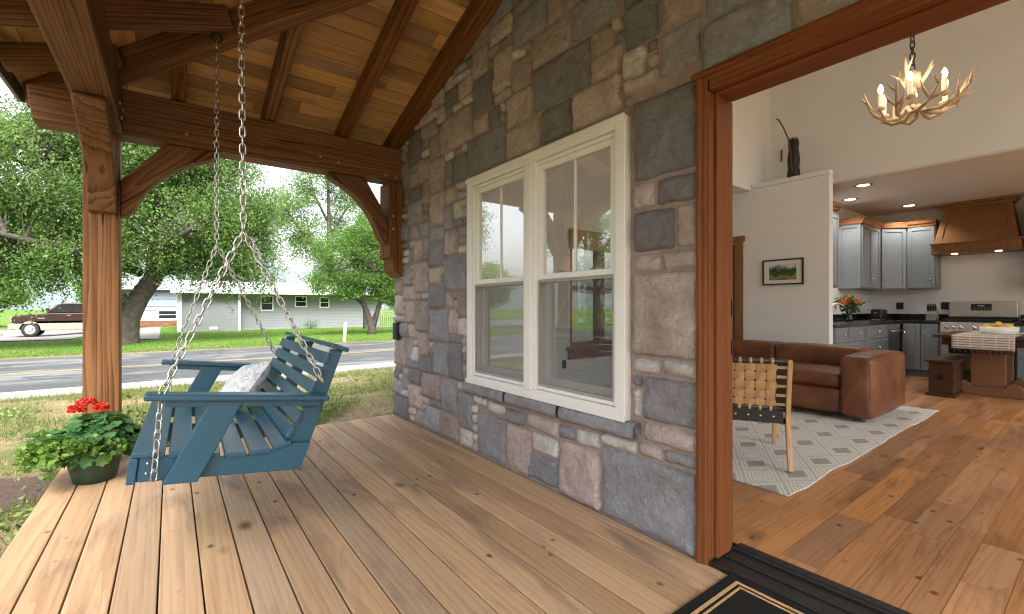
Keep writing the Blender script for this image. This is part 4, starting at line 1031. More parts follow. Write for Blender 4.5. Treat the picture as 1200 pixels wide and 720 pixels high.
m = MB(); m.prism([(6.725, 2.14), (9.715, 2.14), (9.715, 1.693), (10.349, 1.693), (10.349, 2.777), (6.725, 2.777)], 'Z', .878, .918); m.box((9.715, -.3, .878), (10.349, .90, .918)); m.build('slab', M_['counter'], ct, bevel=.004)
m = MB(); m.box((6.725, 2.757, .9185), (10.327, 2.778, 1.02)); m.box((10.328, 1.70, .9185), (10.350, 2.778, 1.02)); m.box((10.328, -.3, .9185), (10.350, .89, 1.02)); m.build('backsplash', M_['counter'], ct)

# range hood
hood = thing('range_hood', 'tapered brown wooden range hood on the kitchen wall above the range', 'range hood', (10.2, 1.32, 2.0))
HW = M_['hoodwood']
def frustum(b, x0, y0a, y0b, z0, x1, y1a, y1b, z1, xb=10.352):
    vs = [(x0, y0a, z0), (x0, y0b, z0), (xb, y0b, z0), (xb, y0a, z0), (x1, y1a, z1), (x1, y1b, z1), (xb, y1b, z1), (xb, y1a, z1)]
    b.add(vs, [(0, 1, 2, 3), (7, 6, 5, 4), (0, 4, 5, 1), (1, 5, 6, 2), (2, 6, 7, 3), (3, 7, 4, 0)])
m = MB(); frustum(m, 9.83, .875, 1.785, 2.16, 10.07, .955, 1.705, 2.722); m.build('canopy', HW, hood, bevel=.003)
m = MB(); m.box((9.80, .845, 2.0), (10.352, 1.815, 2.13)); m.build('valance', HW, hood, bevel=.004)
m = MB(); m.box((9.785, .83, 2.131), (10.352, 1.83, 2.159)); m.box((9.79, .835, 1.985), (10.352, 1.825, 1.9995)); m.build('ledge_trim', HW, hood, bevel=.006)
m = MB(); m.box((10.04, .925, 2.723), (10.352, 1.735, 2.765)); m.box((10.01, .895, 2.766), (10.352, 1.765, 2.810)); m.build('crown_moulding', HW, hood, bevel=.006)
m = MB()                                       # raised frame on the sloping front
def onfront(y, z, o=0.012):                    # y: 0..1 across, z: 0..1 up the front
    ya = .875+(.955-.875)*z; yb = 1.785+(1.705-1.785)*z
    return Vector((9.83+.24*z-o, ya+(yb-ya)*y, 2.16+.562*z))
def bar(y0, y1, z0, z1):
    a = [onfront(y0, z0), onfront(y1, z0), onfront(y1, z1), onfront(y0, z1)]; c = [onfront(y0, z0, -.004), onfront(y1, z0, -.004), onfront(y1, z1, -.004), onfront(y0, z1, -.004)]
    m.add(a+c, [(3, 2, 1, 0), (0, 1, 5, 4), (1, 2, 6, 5), (2, 3, 7, 6), (3, 0, 4, 7)])
bar(0.0, .09, 0, 1); bar(.91, 1.0, 0, 1); bar(.455, .545, .0, 1); bar(.09, .455, .87, 1); bar(.545, .91, .87, 1); bar(.09, .455, 0, .1); bar(.545, .91, 0, .1)
m.build('panel_frame', HW, hood)
m = MB(); m.box((9.786, .93, 2.03), (9.80, 1.73, 2.035)); m.box((9.786, .93, 2.095), (9.80, 1.73, 2.10)); m.build('valance_bead', HW, hood)
for y in (1.08, 1.56):
    m = MB(); m.lathe([(.0, .003), (.035, .002), (.035, -.006), (0, -.007)], (9.92, y, 1.980), 14); m.build('light', M_['hoodlight'], hood)

# range
rg = thing('range', 'stainless gas range with black grates under the wooden hood', 'range', (10.0, 1.3, 0)); ST = M_['steel']
m = MB(); m.box((9.70, .905, .09), (10.34, 1.688, .905)); m.box((9.75, .915, .006), (10.3, 1.68, .09)); m.build('body', ST, rg, bevel=.004)
m = MB(); m.box((9.675, .915, .26), (9.699, 1.678, .73)); m.build('oven_door', ST, rg, bevel=.006)
m = MB(); m.box((9.671, 1.0, .36), (9.6745, 1.59, .62)); m.build('oven_window', M_['darkglass'], rg)
m = MB(); m.tube([(9.635, .96, .69), (9.635, 1.63, .69)], .013, 8); m.tube([(9.635, 1.0, .69), (9.675, 1.0, .69)], .008, 6); m.tube([(9.635, 1.59, .69), (9.675, 1.59, .69)], .008, 6); m.build('handle', ST, rg)
m = MB(); m.prism([(9.70, .745), (9.675, .75), (9.69, .90), (9.72, .905)], 'Y', .912, 1.681); m.build('control_panel', ST, rg)
for y in (.99, 1.06, 1.30, 1.45, 1.53, 1.61):
    m = MB(); m.lathe([(.024, 0), (.026, -.008), (.02, -.03), (.0, -.034)], (9.682, y, .825), 14, 'X'); m.build('knob', M_['drawerknob'], rg)
m = MB(); m.box((9.71, .912, .906), (10.22, 1.681, .922)); m.build('cooktop', M_['black'], rg)
m = MB()
for y in [.94+.12*k for k in range(7)]: m.box((9.73, y-.006, .935), (10.2, y+.006, .955))
for x in (9.735, 9.9, 10.05, 10.19): m.box((x-.006, .93, .936), (x+.006, 1.67, .953))
for y in (.94, 1.3, 1.66): m.box((9.735, y-.007, .922), (9.75, y+.007, .936)); m.box((10.17, y-.007, .922), (10.185, y+.007, .936))
m.build('grate', M_['black'], rg)
m = MB(); m.prism([(.912, .98), (1.681, .98), (1.681, 1.19), (1.65, 1.225), (1.297, 1.237), (.943, 1.225), (.912, 1.19)], 'X', 10.25, 10.34); bg = m.build('backguard', ST, rg, bevel=.008)
m = MB(); m.box((10.245, .912, .922), (10.335, 1.681, .979)); m.build('backguard_base', M_['black'], rg)
m = MB(); m.box((10.242, 1.19, 1.085), (10.249, 1.42, 1.19)); dsp = m.build('display', M_['black'], bg)
m = MB()
for k in range(5): m.box((10.2395, 1.215+k*.038, 1.105), (10.2418, 1.233+k*.038, 1.112)); m.box((10.2395, 1.215+k*.038, 1.125), (10.2418, 1.233+k*.038, 1.130))
m.box((10.2395, 1.27, 1.15), (10.2418, 1.34, 1.172)); m.build('buttons', simple('display_marks', (.35, .37, .38), .5), bg)

# things on the counter
fv = thing('flower_vase', 'glass vase of orange roses on the black counter by the faucet', 'vase', (8.38, 2.50, .92)); FV = np.array([8.38, 2.50, .92])
m = MB(); m.lathe([(.0, .002), (.045, .002), (.05, .03), (.035, .09), (.045, .16), (.058, .19)], tuple(FV), 18); m.build('vase', M_['clearglass'], fv)
q = rng.normal(size=(150, 3))*[.085, .085, .06]+FV+[0, 0, .26]; v, f = leaf_quads(q, rng.uniform(.05, .09, 150), .5); np_mesh('leaves', v, f, M_['geranium'], fv, dict(tint=rng.uniform(0, .6, 150)))
m = MB()
for k in range(9): m.tube([FV+[0, 0, .02], FV+[.06*math.cos(k*.7), .06*math.sin(k*.7), .28]], .004, 5)
m.build('stems', M_['geranium'], fv)
for k in range(11):
    a = k*2.4; r_ = .125*math.sqrt((k+.5)/11); c = FV+[r_*math.cos(a), r_*math.sin(a), .325+.03*math.cos(k*1.7)-r_*.25]
    q = rng.normal(size=(46, 3)); q /= np.linalg.norm(q, axis=1)[:, None]; q = c+q*rng.uniform(.018, .042, (46, 1)); v, f = leaf_quads(q, rng.uniform(.03, .045, 46), .9)
    np_mesh('rose', v, f, M_['orangepetal'], fv, dict(tint=rng.uniform(0, 1, 46)))
m = MB(); F0 = Vector((7.95, 2.62, .92)); m.tube([F0+Vector(p) for p in ((0, 0, 0), (0, 0, .16), (.01, -.01, .22), (.05, -.04, .26), (.12, -.08, .27), (.18, -.12, .24), (.2, -.13, .20))], [.022, .018, .015, .014, .014, .014, .017], 10)
m.tube([F0+Vector((0, 0, .1)), F0+Vector((-.07, .0, .16))], .008, 6); tag(m.build('faucet', ST, None), 'stainless gooseneck faucet on the black counter at the partition edge', 'faucet')
to = thing('toaster', 'black two slot toaster on the counter in the kitchen corner', 'toaster', (9.75, 2.5, .92))
m = MB(); m.box((9.60, 2.40, .932), (9.92, 2.56, 1.10)); m.build('body', M_['black'], to, bevel=.025, seg=3)
m = MB(); m.box((9.63, 2.438, 1.0985), (9.89, 2.458, 1.102)); m.box((9.63, 2.502, 1.0985), (9.89, 2.522, 1.102)); m.build('slot', M_['steel'], to)
m = MB(); m.box((9.583, 2.47, 1.03), (9.60, 2.50, 1.05)); m.box((9.6, 2.42, .919), (9.9, 2.54, .932)); m.build('lever', M_['steel'], to)
kb = thing('knife_block', 'grey knife block with black handled knives beside the range', 'knife block', (9.98, 1.83, .92))
m = MB(); m.prism([(9.88, .92), (10.06, .92), (10.06, 1.06), (9.99, 1.13), (9.88, 1.03)], 'Y', 1.765, 1.895); m.build('block', simple('grey_block', (.22, .21, .2), .5), kb, bevel=.004)
m = MB()
for k in range(4):
    for j in range(2): c = Vector((9.915+j*.05, 1.785+k*.03, 1.075+j*.03)); m.tube([c, c+Vector((-.05, 0, .085))], .009, 6)
m.build('knife_handle', M_['black'], kb)
for (y, lab) in ((2.33, 'black outlet plate on the kitchen wall above the counter corner'), (1.74, 'black outlet plate on the kitchen wall behind the knife block')):
    m = MB(); m.box((10.343, y-.05, 1.10), (10.352, y+.05, 1.22)); m.box((10.339, y-.02, 1.12), (10.343, y+.02, 1.2)); tag(m.build('kitchen_outlet', M_['black'], None, bevel=.002), lab, 'outlet', 'black kitchen outlets')
tr_ = thing('pastry_tray', 'tray of golden pastries on the counter right of the range', 'tray', (9.95, .75, .92))
m = MB(); m.lathe([(.0, .0), (.13, .002), (.17, .02), (.175, .018), (.13, -.0005)], (9.95, .72, .921), 20); m.build('plate', M_['black'], tr_)
for k in range(6):
    a = k*1.05; m = MB(); m.lathe([(.0, -.02), (.04, -.012), (.045, .005), (.025, .022), (0, .026)], (9.95+.08*math.cos(a), .72+.09*math.sin(a), .952), 10); m.build('pastry', M_['pastry'], tr_)

# ------------------------------------------------------------------ recessed ceiling lights
for (x, y, lab) in ((7.59, 2.10, 'lit recessed ceiling light nearest the upper white wall'), (8.43, 2.50, 'lit recessed ceiling light above the grey cabinet run with the end panel'), (9.72, 2.07, 'lit recessed ceiling light in front of the corner cabinet')):
    r_ = thing('recessed_light', lab, 'ceiling light', (x, y, 2.81), 'recessed kitchen ceiling lights')
    m = MB(); m.lathe([(.075, .0), (.10, -.004), (.103, -.007), (.085, -.009), (.07, -.004)], (x, y, 2.811), 24); m.build('trim_ring', simple('bronze_ring', (.10, .055, .035), .5), r_)
    m = MB(); m.lathe([(.0, -.0055), (.072, -.005), (.072, -.001), (0, -.001)], (x, y, 2.811), 24); m.build('lens', M_['downlight'], r_)

# ------------------------------------------------------------------ chandelier
CH = Vector((4.6, .96, 2.67)); chn = thing('chandelier', 'antler chandelier with lit candle bulbs hanging on a dark chain', 'chandelier', CH)
m = MB(); chain(m, CH+Vector((0, 0, 2.31)), CH+Vector((0, 0, .30)), .045, .06, .03, .005); m.build('chain', M_['darkchain'], chn)
m = MB(); m.tube([CH+Vector((0, 0, .30)), CH+Vector((0, 0, .02))], [.018, .03], 8); m.lathe([(.0, .26), (.05, .27), (.055, .2), (.03, .17), (0, .17)], tuple(CH), 12); m.build('hub', M_['antler'], chn)
def antler(a, L, h, curl, up_tines=True):
    m = MB(); ca, sa = math.cos(a), math.sin(a)
    def P(r, t, z): return CH+Vector((ca*r-sa*t, sa*r+ca*t, z))
    pts = [P(.02, -.03, .02), P(.13*L, -.02, -.05), P(.26*L, .02, -.055), P(.37*L, .07*curl, -.02+.2*h), P(.44*L, .11*curl, .07+.5*h), P(.49*L, .13*curl, .16+h)]
    m.tube(pts, [.016, .015, .014, .012, .009, .002], 8)
    for (i, dt, dz, l) in ((2, .10, .12, 1), (3, -.07, .15, .9), (3, .12, .05, .8), (4, -.05, .1, .7)):
        p = pts[i]; m.tube([p, p+Vector((ca*.03-sa*dt*.6, sa*.03+ca*dt*.6, dz*.45))*l, p+Vector((ca*.06-sa*dt, sa*.06+ca*dt, dz))*l], [.011, .009, .002], 6)
    m.build('antler', M_['antler'], chn)
for k in range(8): antler(k*math.pi/4+.25+random.uniform(-.1, .1), random.uniform(.60, .70), random.uniform(-.02, .06), random.choice([-1, 1]))
for k in range(3):
    a = k*2.1+.9; m = MB(); p0 = CH+Vector((math.cos(a)*.03, math.sin(a)*.03, .16)); p1 = CH+Vector((math.cos(a)*.09, math.sin(a)*.09, .27)); p2 = CH+Vector((math.cos(a)*.13, math.sin(a)*.13, .40))
    m.tube([p0, p1, p2], [.018, .014, .003], 8); m.tube([p1, p1+Vector((math.cos(a+.8)*.08, math.sin(a+.8)*.08, .08))], [.012, .002], 6); m.build('antler', M_['antler'], chn)
for k in range(6):
    a = k*math.pi/3+.15; c = CH+Vector((math.cos(a)*.21, math.sin(a)*.21, .04))
    m = MB(); m.lathe([(.0, -.03), (.03, -.02), (.034, .0), (.016, .004), (.016, .105), (.0, .108)], tuple(c), 12); cd = m.build('candle', M_['candle'], chn)
    m = MB(); m.lathe([(.0, .108), (.012, .112), (.019, .135), (.015, .155), (.004, .178), (0, .18)], tuple(c), 12); m.build('bulb', M_['bulb'], cd)
    l = bpy.data.lights.new('candle_light', 'POINT'); l.energy = .35; l.color = (1, .85, .68); l.shadow_soft_size = .03
    lo = bpy.data.objects.new('candle_light', l); COL.objects.link(lo); lo.location = c+Vector((0, 0, .22))

# ------------------------------------------------------------------ sofa
def softbox(b, p, q, r=.06, puff=.015, n=16, wr=.006, seed=0.0):
    p = Vector(p); q = Vector(q); c = (p+q)/2; h = (q-p)/2
    idx = {}; vs = []; fs_ = []
    def vert(u):
        key = tuple(round(x, 5) for x in u)
        if key in idx: return idx[key]
        P_ = Vector((u[0]*h.x, u[1]*h.y, u[2]*h.z))
        inn = Vector([max(-(h[i]-r), min(h[i]-r, P_[i])) for i in range(3)])
        d = P_-inn; nrm = d.normalized() if d.length > 1e-6 else Vector((0, 0, 0))
        if d.length > 1e-6: P_ = inn+nrm*r
        for i in range(3):
            if abs(u[i]) > .999:
                o_ = [j for j in range(3) if j != i]
                P_[i] += math.copysign(puff*(1-u[o_[0]]**2)*(1-u[o_[1]]**2), u[i])
        f = (fbm(P_.x*5+seed+P_.z*3, P_.y*5+P_.z*6+seed)-.5)*2*wr
        P_ += (P_.normalized()*f)
        idx[key] = len(vs); vs.append(c+P_); return idx[key]
    def prm(k):                                # denser samples near the edges
        t = k/n*2-1; return math.copysign(abs(t)**.75, t)
    for ax in range(3):
        for s_ in (-1, 1):
            o_ = [(ax+1) % 3, (ax+2) % 3]
            for i in range(n):
                for j in range(n):
                    qd = []
                    for (a_, b_) in ((i, j), (i+1, j), (i+1, j+1), (i, j+1)):
                        u = [0, 0, 0]; u[ax] = s_; u[o_[0]] = prm(a_); u[o_[1]] = prm(b_); qd.append(vert(u))
                    fs_.append(tuple(qd if s_ > 0 else reversed(qd)))
    b.smooth = True; b.add(vs, fs_); b.smooth = False
sofa = thing('leather_sofa', 'brown leather sofa with thick arms standing on the patterned rug', 'sofa', (5.85, 2.5, 0)); LE = M_['leather']
SX0, SX1, SY0, SY1 = 5.29, 6.39, 1.385, 3.75
m = MB(); softbox(m, (SX0+.03, SY0+.27, .07), (SX1-.06, SY1-.27, .33), .05, .008, 18, .004, 1); m.build('base', LE, sofa)
ymid = (SY0+SY1)/2
for (a, c) in ((SY0+.27, ymid), (ymid, SY1-.27)):
    m = MB(); softbox(m, (SX0+.02, a+.004, .325), (SX1-.28, c-.004, .475), .055, .018, 18, .008, a*9); m.build('seat_cushion', LE, sofa)
    m = MB(); softbox(m, (SX1-.40, a+.002, .42), (SX1-.02, c-.002, .69), .045, .010, 22, .006, a*5); m.build('backrest', LE, sofa)
m = MB(); softbox(m, (SX1-.16, SY0+.2, .08), (SX1, SY1-.2, .62), .05, .01, 16, .004, 3); m.build('back_panel', LE, sofa)
for (a, c) in ((SY0, SY0+.28), (SY1-.28, SY1)):
    m = MB(); softbox(m, (SX0, a, .065), (SX1, c, .66), .055, .022, 22, .010, a*3); arm = m.build('arm', LE, sofa)
    m = MB(); zt_ = .645
    m.tube([(SX0+.012, a+.03, .14), (SX0+.002, a+.025, .38), (SX0+.008, a+.03, .60), (SX0+.035, a+.025, .655), (SX0+.3, a+.02, .672), (SX1-.2, a+.02, .672)], .0045, 6); m.build('piping', LE, arm)
for x in (SX0+.13, SX1-.13):
    for y in (SY0+.12, SY1-.12):
        m = MB(); m.lathe([(.026, .018), (.035, .085)], (x, y, 0), 14); m.build('leg', M_['trestle'], sofa)

# ------------------------------------------------------------------ rug
rug = MB(); n = 60
rx0, rx1, ry0, ry1 = 2.94, 6.66, 1.18, 4.3
vs = []
for j in range(n+1):
    for i in range(n+1):
        u, v = i/n, j/n; x = rx0+(rx1-rx0)*u; y = ry0+(ry1-ry0)*v
        if j == 0: y += (fbm(x*2.2, 3)-.5)*.05
        if i == 0: x += (fbm(y*2.2, 9)-.5)*.04
        vs.append((x, y, .017+(.004*fbm(x*3, y*3) if min(u, v) < .06 else 0)))
rug.add(vs, [(j*(n+1)+i, j*(n+1)+i+1, (j+1)*(n+1)+i+1, (j+1)*(n+1)+i) for j in range(n) for i in range(n)])
ro = rug.build('rug', M_['rug'], None); md = ro.modifiers.new('t', 'SOLIDIFY'); md.thickness = .009; md.offset = -1
tag(ro, 'pale grey rug woven with diamonds under the sofa and strap chair', 'rug')

# ------------------------------------------------------------------ woven strap chair
CY = R(31); cd_ = Vector((math.cos(CY), math.sin(CY), 0)); right_ = Vector((math.sin(CY), -math.cos(CY), 0))
rear_right = Vector((3.36, 1.335, 0)); corg = rear_right+cd_*.38-right_*.34
CM_ = Matrix.Translation(corg+Vector((0, 0, .021))) @ Matrix.Rotation(CY, 4, 'Z')
chair = thing('strap_chair', 'low wooden chair with woven tan and black leather straps on the rug', 'chair', M=CM_); AS = M_['ash']
def bent(pts, w, ys):                          # flat bent rail: polyline in x,z with in-plane widths
    poly_a, poly_b = [], []
    for i, p in enumerate(pts):
        a = Vector(pts[max(i-1, 0)][:2]); c = Vector(pts[min(i+1, len(pts)-1)][:2]); d = (c-a).normalized(); nn = Vector((-d.y, d.x))*p[2]/2
        poly_a.append((p[0]+nn.x, p[1]+nn.y)); poly_b.append((p[0]-nn.x, p[1]-nn.y))
    return poly_a+poly_b[::-1]
for s_ in (-1, 1):
    ya, yb = (s_*.34-.016, s_*.34+.016)
    m = MB(); m.prism(bent([(-.385, .0, .036), (-.335, .15, .042), (-.285, .30, .05), (-.278, .37, .052), (-.30, .5, .046), (-.365, .755, .036)], 0, 0), 'Y', ya, yb); m.build('leg', AS, chair, False, .006)
    m = MB(); m.prism(bent([(.33, .0, .034), (.30, .2, .044), (.265, .355, .05), (.24, .40, .045)], 0, 0), 'Y', ya, yb); m.build('leg', AS, chair, False, .006)
    m = MB(); m.prism([(-.27, .29), (.25, .345), (.25, .39), (-.27, .335)], 'Y', s_*.31-.012, s_*.31+.012); m.build('side_rail', AS, chair, False, .004)
BK, TN = M_['strap_black'], M_['strap_tan']
def bp(t, o=0.0):                              # point on the back: t 0 at seat, 1 at the top; o = towards the rear
    x = -.283-.082*t; z = .40+.345*t; return Vector((x-o*.97, 0, z-o*.23))
m = MB()
for (p, r_) in ((bp(1.0), .02), (bp(0.02), .02), (Vector((-.262, 0, .318)), .022), (Vector((.24, 0, .37)), .022)):
    m.tube([(p.x, -.325, p.z), (p.x, .325, p.z)], r_, 10)
m.build('strap_rail', BK, chair, False)
m = MB()                                       # black leather side bands and skirt of the back
def band(y0, y1, t0, t1, o):
    a = bp(t0, o); c = bp(t1, o); m.quad((a.x, y0, a.z), (a.x, y1, a.z), (c.x, y1, c.z), (c.x, y0, c.z))
band(-.325, -.26, .02, .98, .004); band(.26, .325, .02, .98, .004)
m.box((-.30, -.31, .31), (-.262, .31, .395)); 
for k in range(9): y = -.27+k*.0675; m.box((-.262, y-.024, .325+.005), (.25, y+.024, .334+.005), Matrix.Rotation(R(-5), 4, 'Y'))
m.build('black_straps', BK, chair, False)
m = MB(); ny, nt = 8, 5
for k in range(ny):
    y = -.265+.53*(k+.5)/ny; w_ = .027; pts = []
    for j in range(nt*4+1):
        t = .02+.96*j/(nt*4); ph = math.pi*(t*nt)+(0 if k % 2 else math.pi); pts.append(bp(t, .004+.006*math.sin(ph)))
    for a, c in zip(pts, pts[1:]): m.quad((a.x, y-w_, a.z), (a.x, y+w_, a.z), (c.x, y+w_, c.z), (c.x, y-w_, c.z))
    for p in (bp(1.0), bp(0.02)): m.tube([(p.x, y-.010, p.z), (p.x, y+.010, p.z)], .0225, 10)
    p = Vector((-.262, 0, .318)); m.tube([(p.x, y-.008, p.z), (p.x, y+.008, p.z)], .0245, 10)
for k in range(nt):
    t = .02+.96*(k+.5)/nt; pts = []
    for j in range(ny*4+1):
        y = -.265+.53*j/(ny*4); ph = math.pi*(j/4)+(0 if k % 2 else math.pi); pts.append((y, .004-.006*math.cos(ph-math.pi/2)))
    for (ya, oa), (yb, ob) in zip(pts, pts[1:]):
        a0, a1, b0, b1 = bp(t-.076, oa), bp(t+.076, oa), bp(t-.076, ob), bp(t+.076, ob)
        m.quad((a0.x, ya, a0.z), (b0.x, yb, b0.z), (b1.x, yb, b1.z), (a1.x, ya, a1.z))
    for s_ in (-1, 1):
        a, c = bp(t-.03, .0075), bp(t+.03, .0075); m.quad((a.x, s_*.262, a.z), (a.x, s_*.326, a.z), (c.x, s_*.326, c.z), (c.x, s_*.262, c.z))
m.build('woven_straps', TN, chair, False)
for k in range(7): m = MB(); m.lathe([(.0, -.004), (.008, -.002), (.008, .0), (0, 0)], (-.301, -.25+k*.08, .352), 8, 'X'); m.build('rivet', M_['drawerknob'], chair, False)

# ------------------------------------------------------------------ table, runner, bowl, bench chest
tb = thing('trestle_table', 'dark wooden trestle table in front of the range', 'table', (8.7, 1.0, 0)); DK = M_['darkwood']
m = MB(); 
for k in range(5): m.ci = random.random(); m.box((8.0, .52+k*.19, .745), (9.35, .52+k*.19+.188, .782))
m.build('tabletop', DK, tb, bevel=.004)
m = MB(); m.box((8.06, .60, .65), (8.10, 1.39, .744)); m.box((8.10, 1.35, .65), (9.28, 1.39, .744)); m.box((8.10, .60, .65), (9.28, .64, .744)); m.build('apron', DK, tb, bevel=.003)
for x in (8.36, 9.05):
    m = MB(); m.box((x-.03, .845, .121), (x+.03, 1.155, .744)); m.build('leg_panel', M_['trestle'], tb, bevel=.006)
    m = MB(); m.prism([(.56, .008), (1.44, .008), (1.44, .06), (1.36, .10), (1.30, .12), (1.27, .165), (1.215, .185), (1.157, .15), (1.157, .12), (.843, .12), (.843, .15), (.785, .185), (.73, .165), (.70, .12), (.64, .10), (.56, .06)], 'X', x-.045, x+.045); m.build('foot', M_['trestle'], tb, bevel=.006)
m = MB(); m.box((8.40, .97, .22), (9.01, 1.03, .34)); m.build('stretcher', DK, tb, bevel=.004)
rn = MB(); n = 24; prof = [(7.992, .615)]+[(7.992+.002*math.sin(k), .615+.165*k/6) for k in range(1, 6)]+[(7.994, .776), (8.002, .7865)]+[(8.0+.1*k, .7865) for k in range(1, 15)]
vs = []
for j in range(n+1):
    y = .735+.55*j/n
    for (x, z) in prof: vs.append((x-(.012*(fbm(y*6, 1))*(.78-z)/.165 if z < .775 else 0), y, z))
w_ = len(prof); rn.smooth = True; rn.add(vs, [(j*w_+i, j*w_+i+1, (j+1)*w_+i+1, (j+1)*w_+i) for j in range(n) for i in range(w_-1)])
rn = rn.build('table_runner', M_['runner'], None); md = rn.modifiers.new('t', 'SOLIDIFY'); md.thickness = .003; md.offset = 0
tag(rn, 'white table runner with fine grey stripes draped over the table end', 'table runner')
for k in range(11): m = MB(); m.lathe([(.0, .0), (.004, -.004), (.018, -.045), (.0, -.046)], (7.982, .76+k*.05, .615), 6); m.build('tassel', M_['black'], rn)
bw_ = MB(); bw_.smooth = False; bw_.lathe([(.0, .0), (.165, .0), (.178, .008), (.182, .095), (.172, .096), (.168, .015), (.0, .012)], (8.66, .94, .7885), 32)
tag(bw_.build('fruit_bowl', M_['white'], None), 'white round bowl of lemons on the striped table runner', 'bowl')
for (dx, dy, dz, lab) in ((-.05, .10, .095, 'lemon at the end of the white bowl nearest the knife block'), (-.02, .0, .125, 'lemon on top of the others in the white bowl'), (-.06, -.09, .10, 'lemon at the end of the white bowl nearest the photo edge'), (.08, .03, .10, 'lemon half hidden at the back of the white bowl'), (.04, -.10, .06, 'lemon lowest in the back of the white bowl')):
    m = MB(); m.lathe([(0, -.05), (.008, -.046), (.024, -.035), (.036, -.012), (.037, .008), (.028, .03), (.010, .044), (.006, .052), (0, .053)], (0, 0, 0), 16)
    Mq = Matrix.Translation((8.66+dx, .94+dy, .7885+dz)) @ Matrix.Rotation(random.uniform(0, 3), 4, 'Z') @ Matrix.Rotation(R(80), 4, 'Y')
    tag(m.build('lemon', M_['lemon'], None, basis=Mq), lab, 'lemon', 'lemons in the bowl')
bc = thing('bench_chest', 'dark wooden storage bench with iron ring handle under the table edge', 'bench', (8.4, 1.36, 0))
m = MB(); m.box((7.80, 1.24, .05), (9.1, 1.47, .438)); m.build('body', DK, bc, bevel=.004)
m = MB(); m.box((7.76, 1.205, .44), (9.14, 1.51, .468)); m.build('lid', DK, bc, bevel=.005)
m = MB(); m.box((7.775, 1.215, .008), (9.12, 1.495, .049)); m.build('plinth', DK, bc, bevel=.006)
m = MB(); m.box((7.792, 1.33, .235), (7.80, 1.38, .285)); ring(m, (7.778, 1.355, .245), .03, .005, (1, 0, .2)); m.box((7.79, 1.232, .33), (7.84, 1.2395, .36)); m.box((7.79, 1.232, .18), (7.84, 1.2395, .21)); m.build('handle', M_['darkchain'], bc)
# ------------------------------------------------------------------ ground, road and lawn
def gz(x, y):
    if y < 5: z = -.18
    elif y < 11: z = -.18-.22*(y-5)/6
    else: z = -.40
    if y > 30: z -= max(0, min(1, (-1.5-x)/4))*min(1, (y-30)/12)*.48
    return z
def ground_sheet(name, x0, x1, y0, y1, nx, ny, mat, lift=0.0, rough=0.0):
    b = MB(); b.smooth = True; vs = []
    for j in range(ny+1):
        for i in range(nx+1):
            x = x0+(x1-x0)*i/nx; y = y0+(y1-y0)*j/ny; vs.append((x, y, gz(x, y)+lift+(fbm(x*1.3, y*1.3)-.5)*rough))
    b.add(vs, [(j*(nx+1)+i, j*(nx+1)+i+1, (j+1)*(nx+1)+i+1, (j+1)*(nx+1)+i) for j in range(ny) for i in range(nx)])
    return tag(b.build(name, mat, None), kind='structure')
RA = R(1.0)                                   # the street runs almost square to the deck
def rot(x, y): return (x*math.cos(RA)-y*0*1, y+x*math.tan(RA))
b = MB(); b.quad((-900, -900, -1.6), (900, -900, -1.6), (900, 900, -1.6), (-900, 900, -1.6)); tag(b.build('ground', M_['lawn'], None), kind='structure')
ground_sheet('yard', -40, 1.95, -10, 11.2, 84, 60, M_['yard'], 0, .05)
ground_sheet('yard', 1.95, 40, 4.66, 11.2, 60, 22, M_['yard'], 0, .05)
def strip(name, y0, y1, mat, z0, z1=None, th=.1):
    b = MB(); xs = [-120+4*i for i in range(61)]
    vs = []
    for x in xs: 
        for y in (y0, y1): vs.append((x, y+x*math.tan(RA), z0))
    b.add(vs, [(2*i, 2*i+2, 2*i+3, 2*i+1) for i in range(len(xs)-1)])
    o = b.build(name, mat, None); md = o.modifiers.new('t', 'SOLIDIFY'); md.thickness = th; md.offset = 1 if False else -1
    return tag(o, kind='structure')
strip('gutter', 11.0, 11.9, M_['concrete'], -.375)
strip('road', 11.9, 19.6, M_['road'], -.395)
b = MB()
xs = [-120+2*i for i in range(121)]
vs = []
for x in xs:
    for y in (15.25, 15.37): vs.append((x, y+x*math.tan(RA), -.391))
b.add(vs, [(2*i, 2*i+2, 2*i+3, 2*i+1) for i in range(len(xs)-1)]); tag(b.build('road_line', M_['yellow'], None), kind='structure')
b = MB()
for i in range(0, 80): 
    x = -80+2*i; b.box((x+.004, 11.0, -.377), (x+.012, 11.6, -.3735)) if False else None
lw = ground_sheet('lawn', -120, 120, 19.3, 160, 120, 90, M_['lawn'], 0.0, .04)
def patch(name, pts, mat, lift):
    b = MB(); b.add([(x, y, gz(x, y)+lift) for x, y in pts], [tuple(range(len(pts)))]); return tag(b.build(name, mat, None), kind='structure')
b = MB(); vs = []; NX, NY = 12, 14
for j in range(NY+1):
    for i in range(NX+1):
        x = -60+(56.2)*(i/NX)**.6; y = 29.5+28*j/NY; vs.append((x, y, gz(x, y)+.035))
b.add(vs, [(j*(NX+1)+i, j*(NX+1)+i+1, (j+1)*(NX+1)+i+1, (j+1)*(NX+1)+i) for j in range(NY) for i in range(NX)]); tag(b.build('driveway', M_['pavement'], None), kind='structure')
patch('path', [(-1.35, 27.5), (-.45, 27.5), (-.5, 34), (-.6, 43), (-1.7, 43), (-1.6, 34)], M_['concrete'], .035)
# far hills
b = MB(); b.smooth = True; vs = []; n = 80
for i in range(n+1):
    a = math.pi*i/n; x, y = 700*math.cos(a), 700*math.sin(a)
    h = 22+38*fbm(i*.17, 2)+10*fbm(i*.7, 5)
    if a < .9: h *= .5
    vs += [(x*.93, y*.93, -4), (x, y, h), (x*1.2, y*1.2, h*1.2)]
b.add(vs, [(3*i+k, 3*i+3+k, 3*i+4+k, 3*i+1+k) for i in range(n) for k in (0, 1)]); tag(b.build('hills', M_['hill'], None), kind='structure')

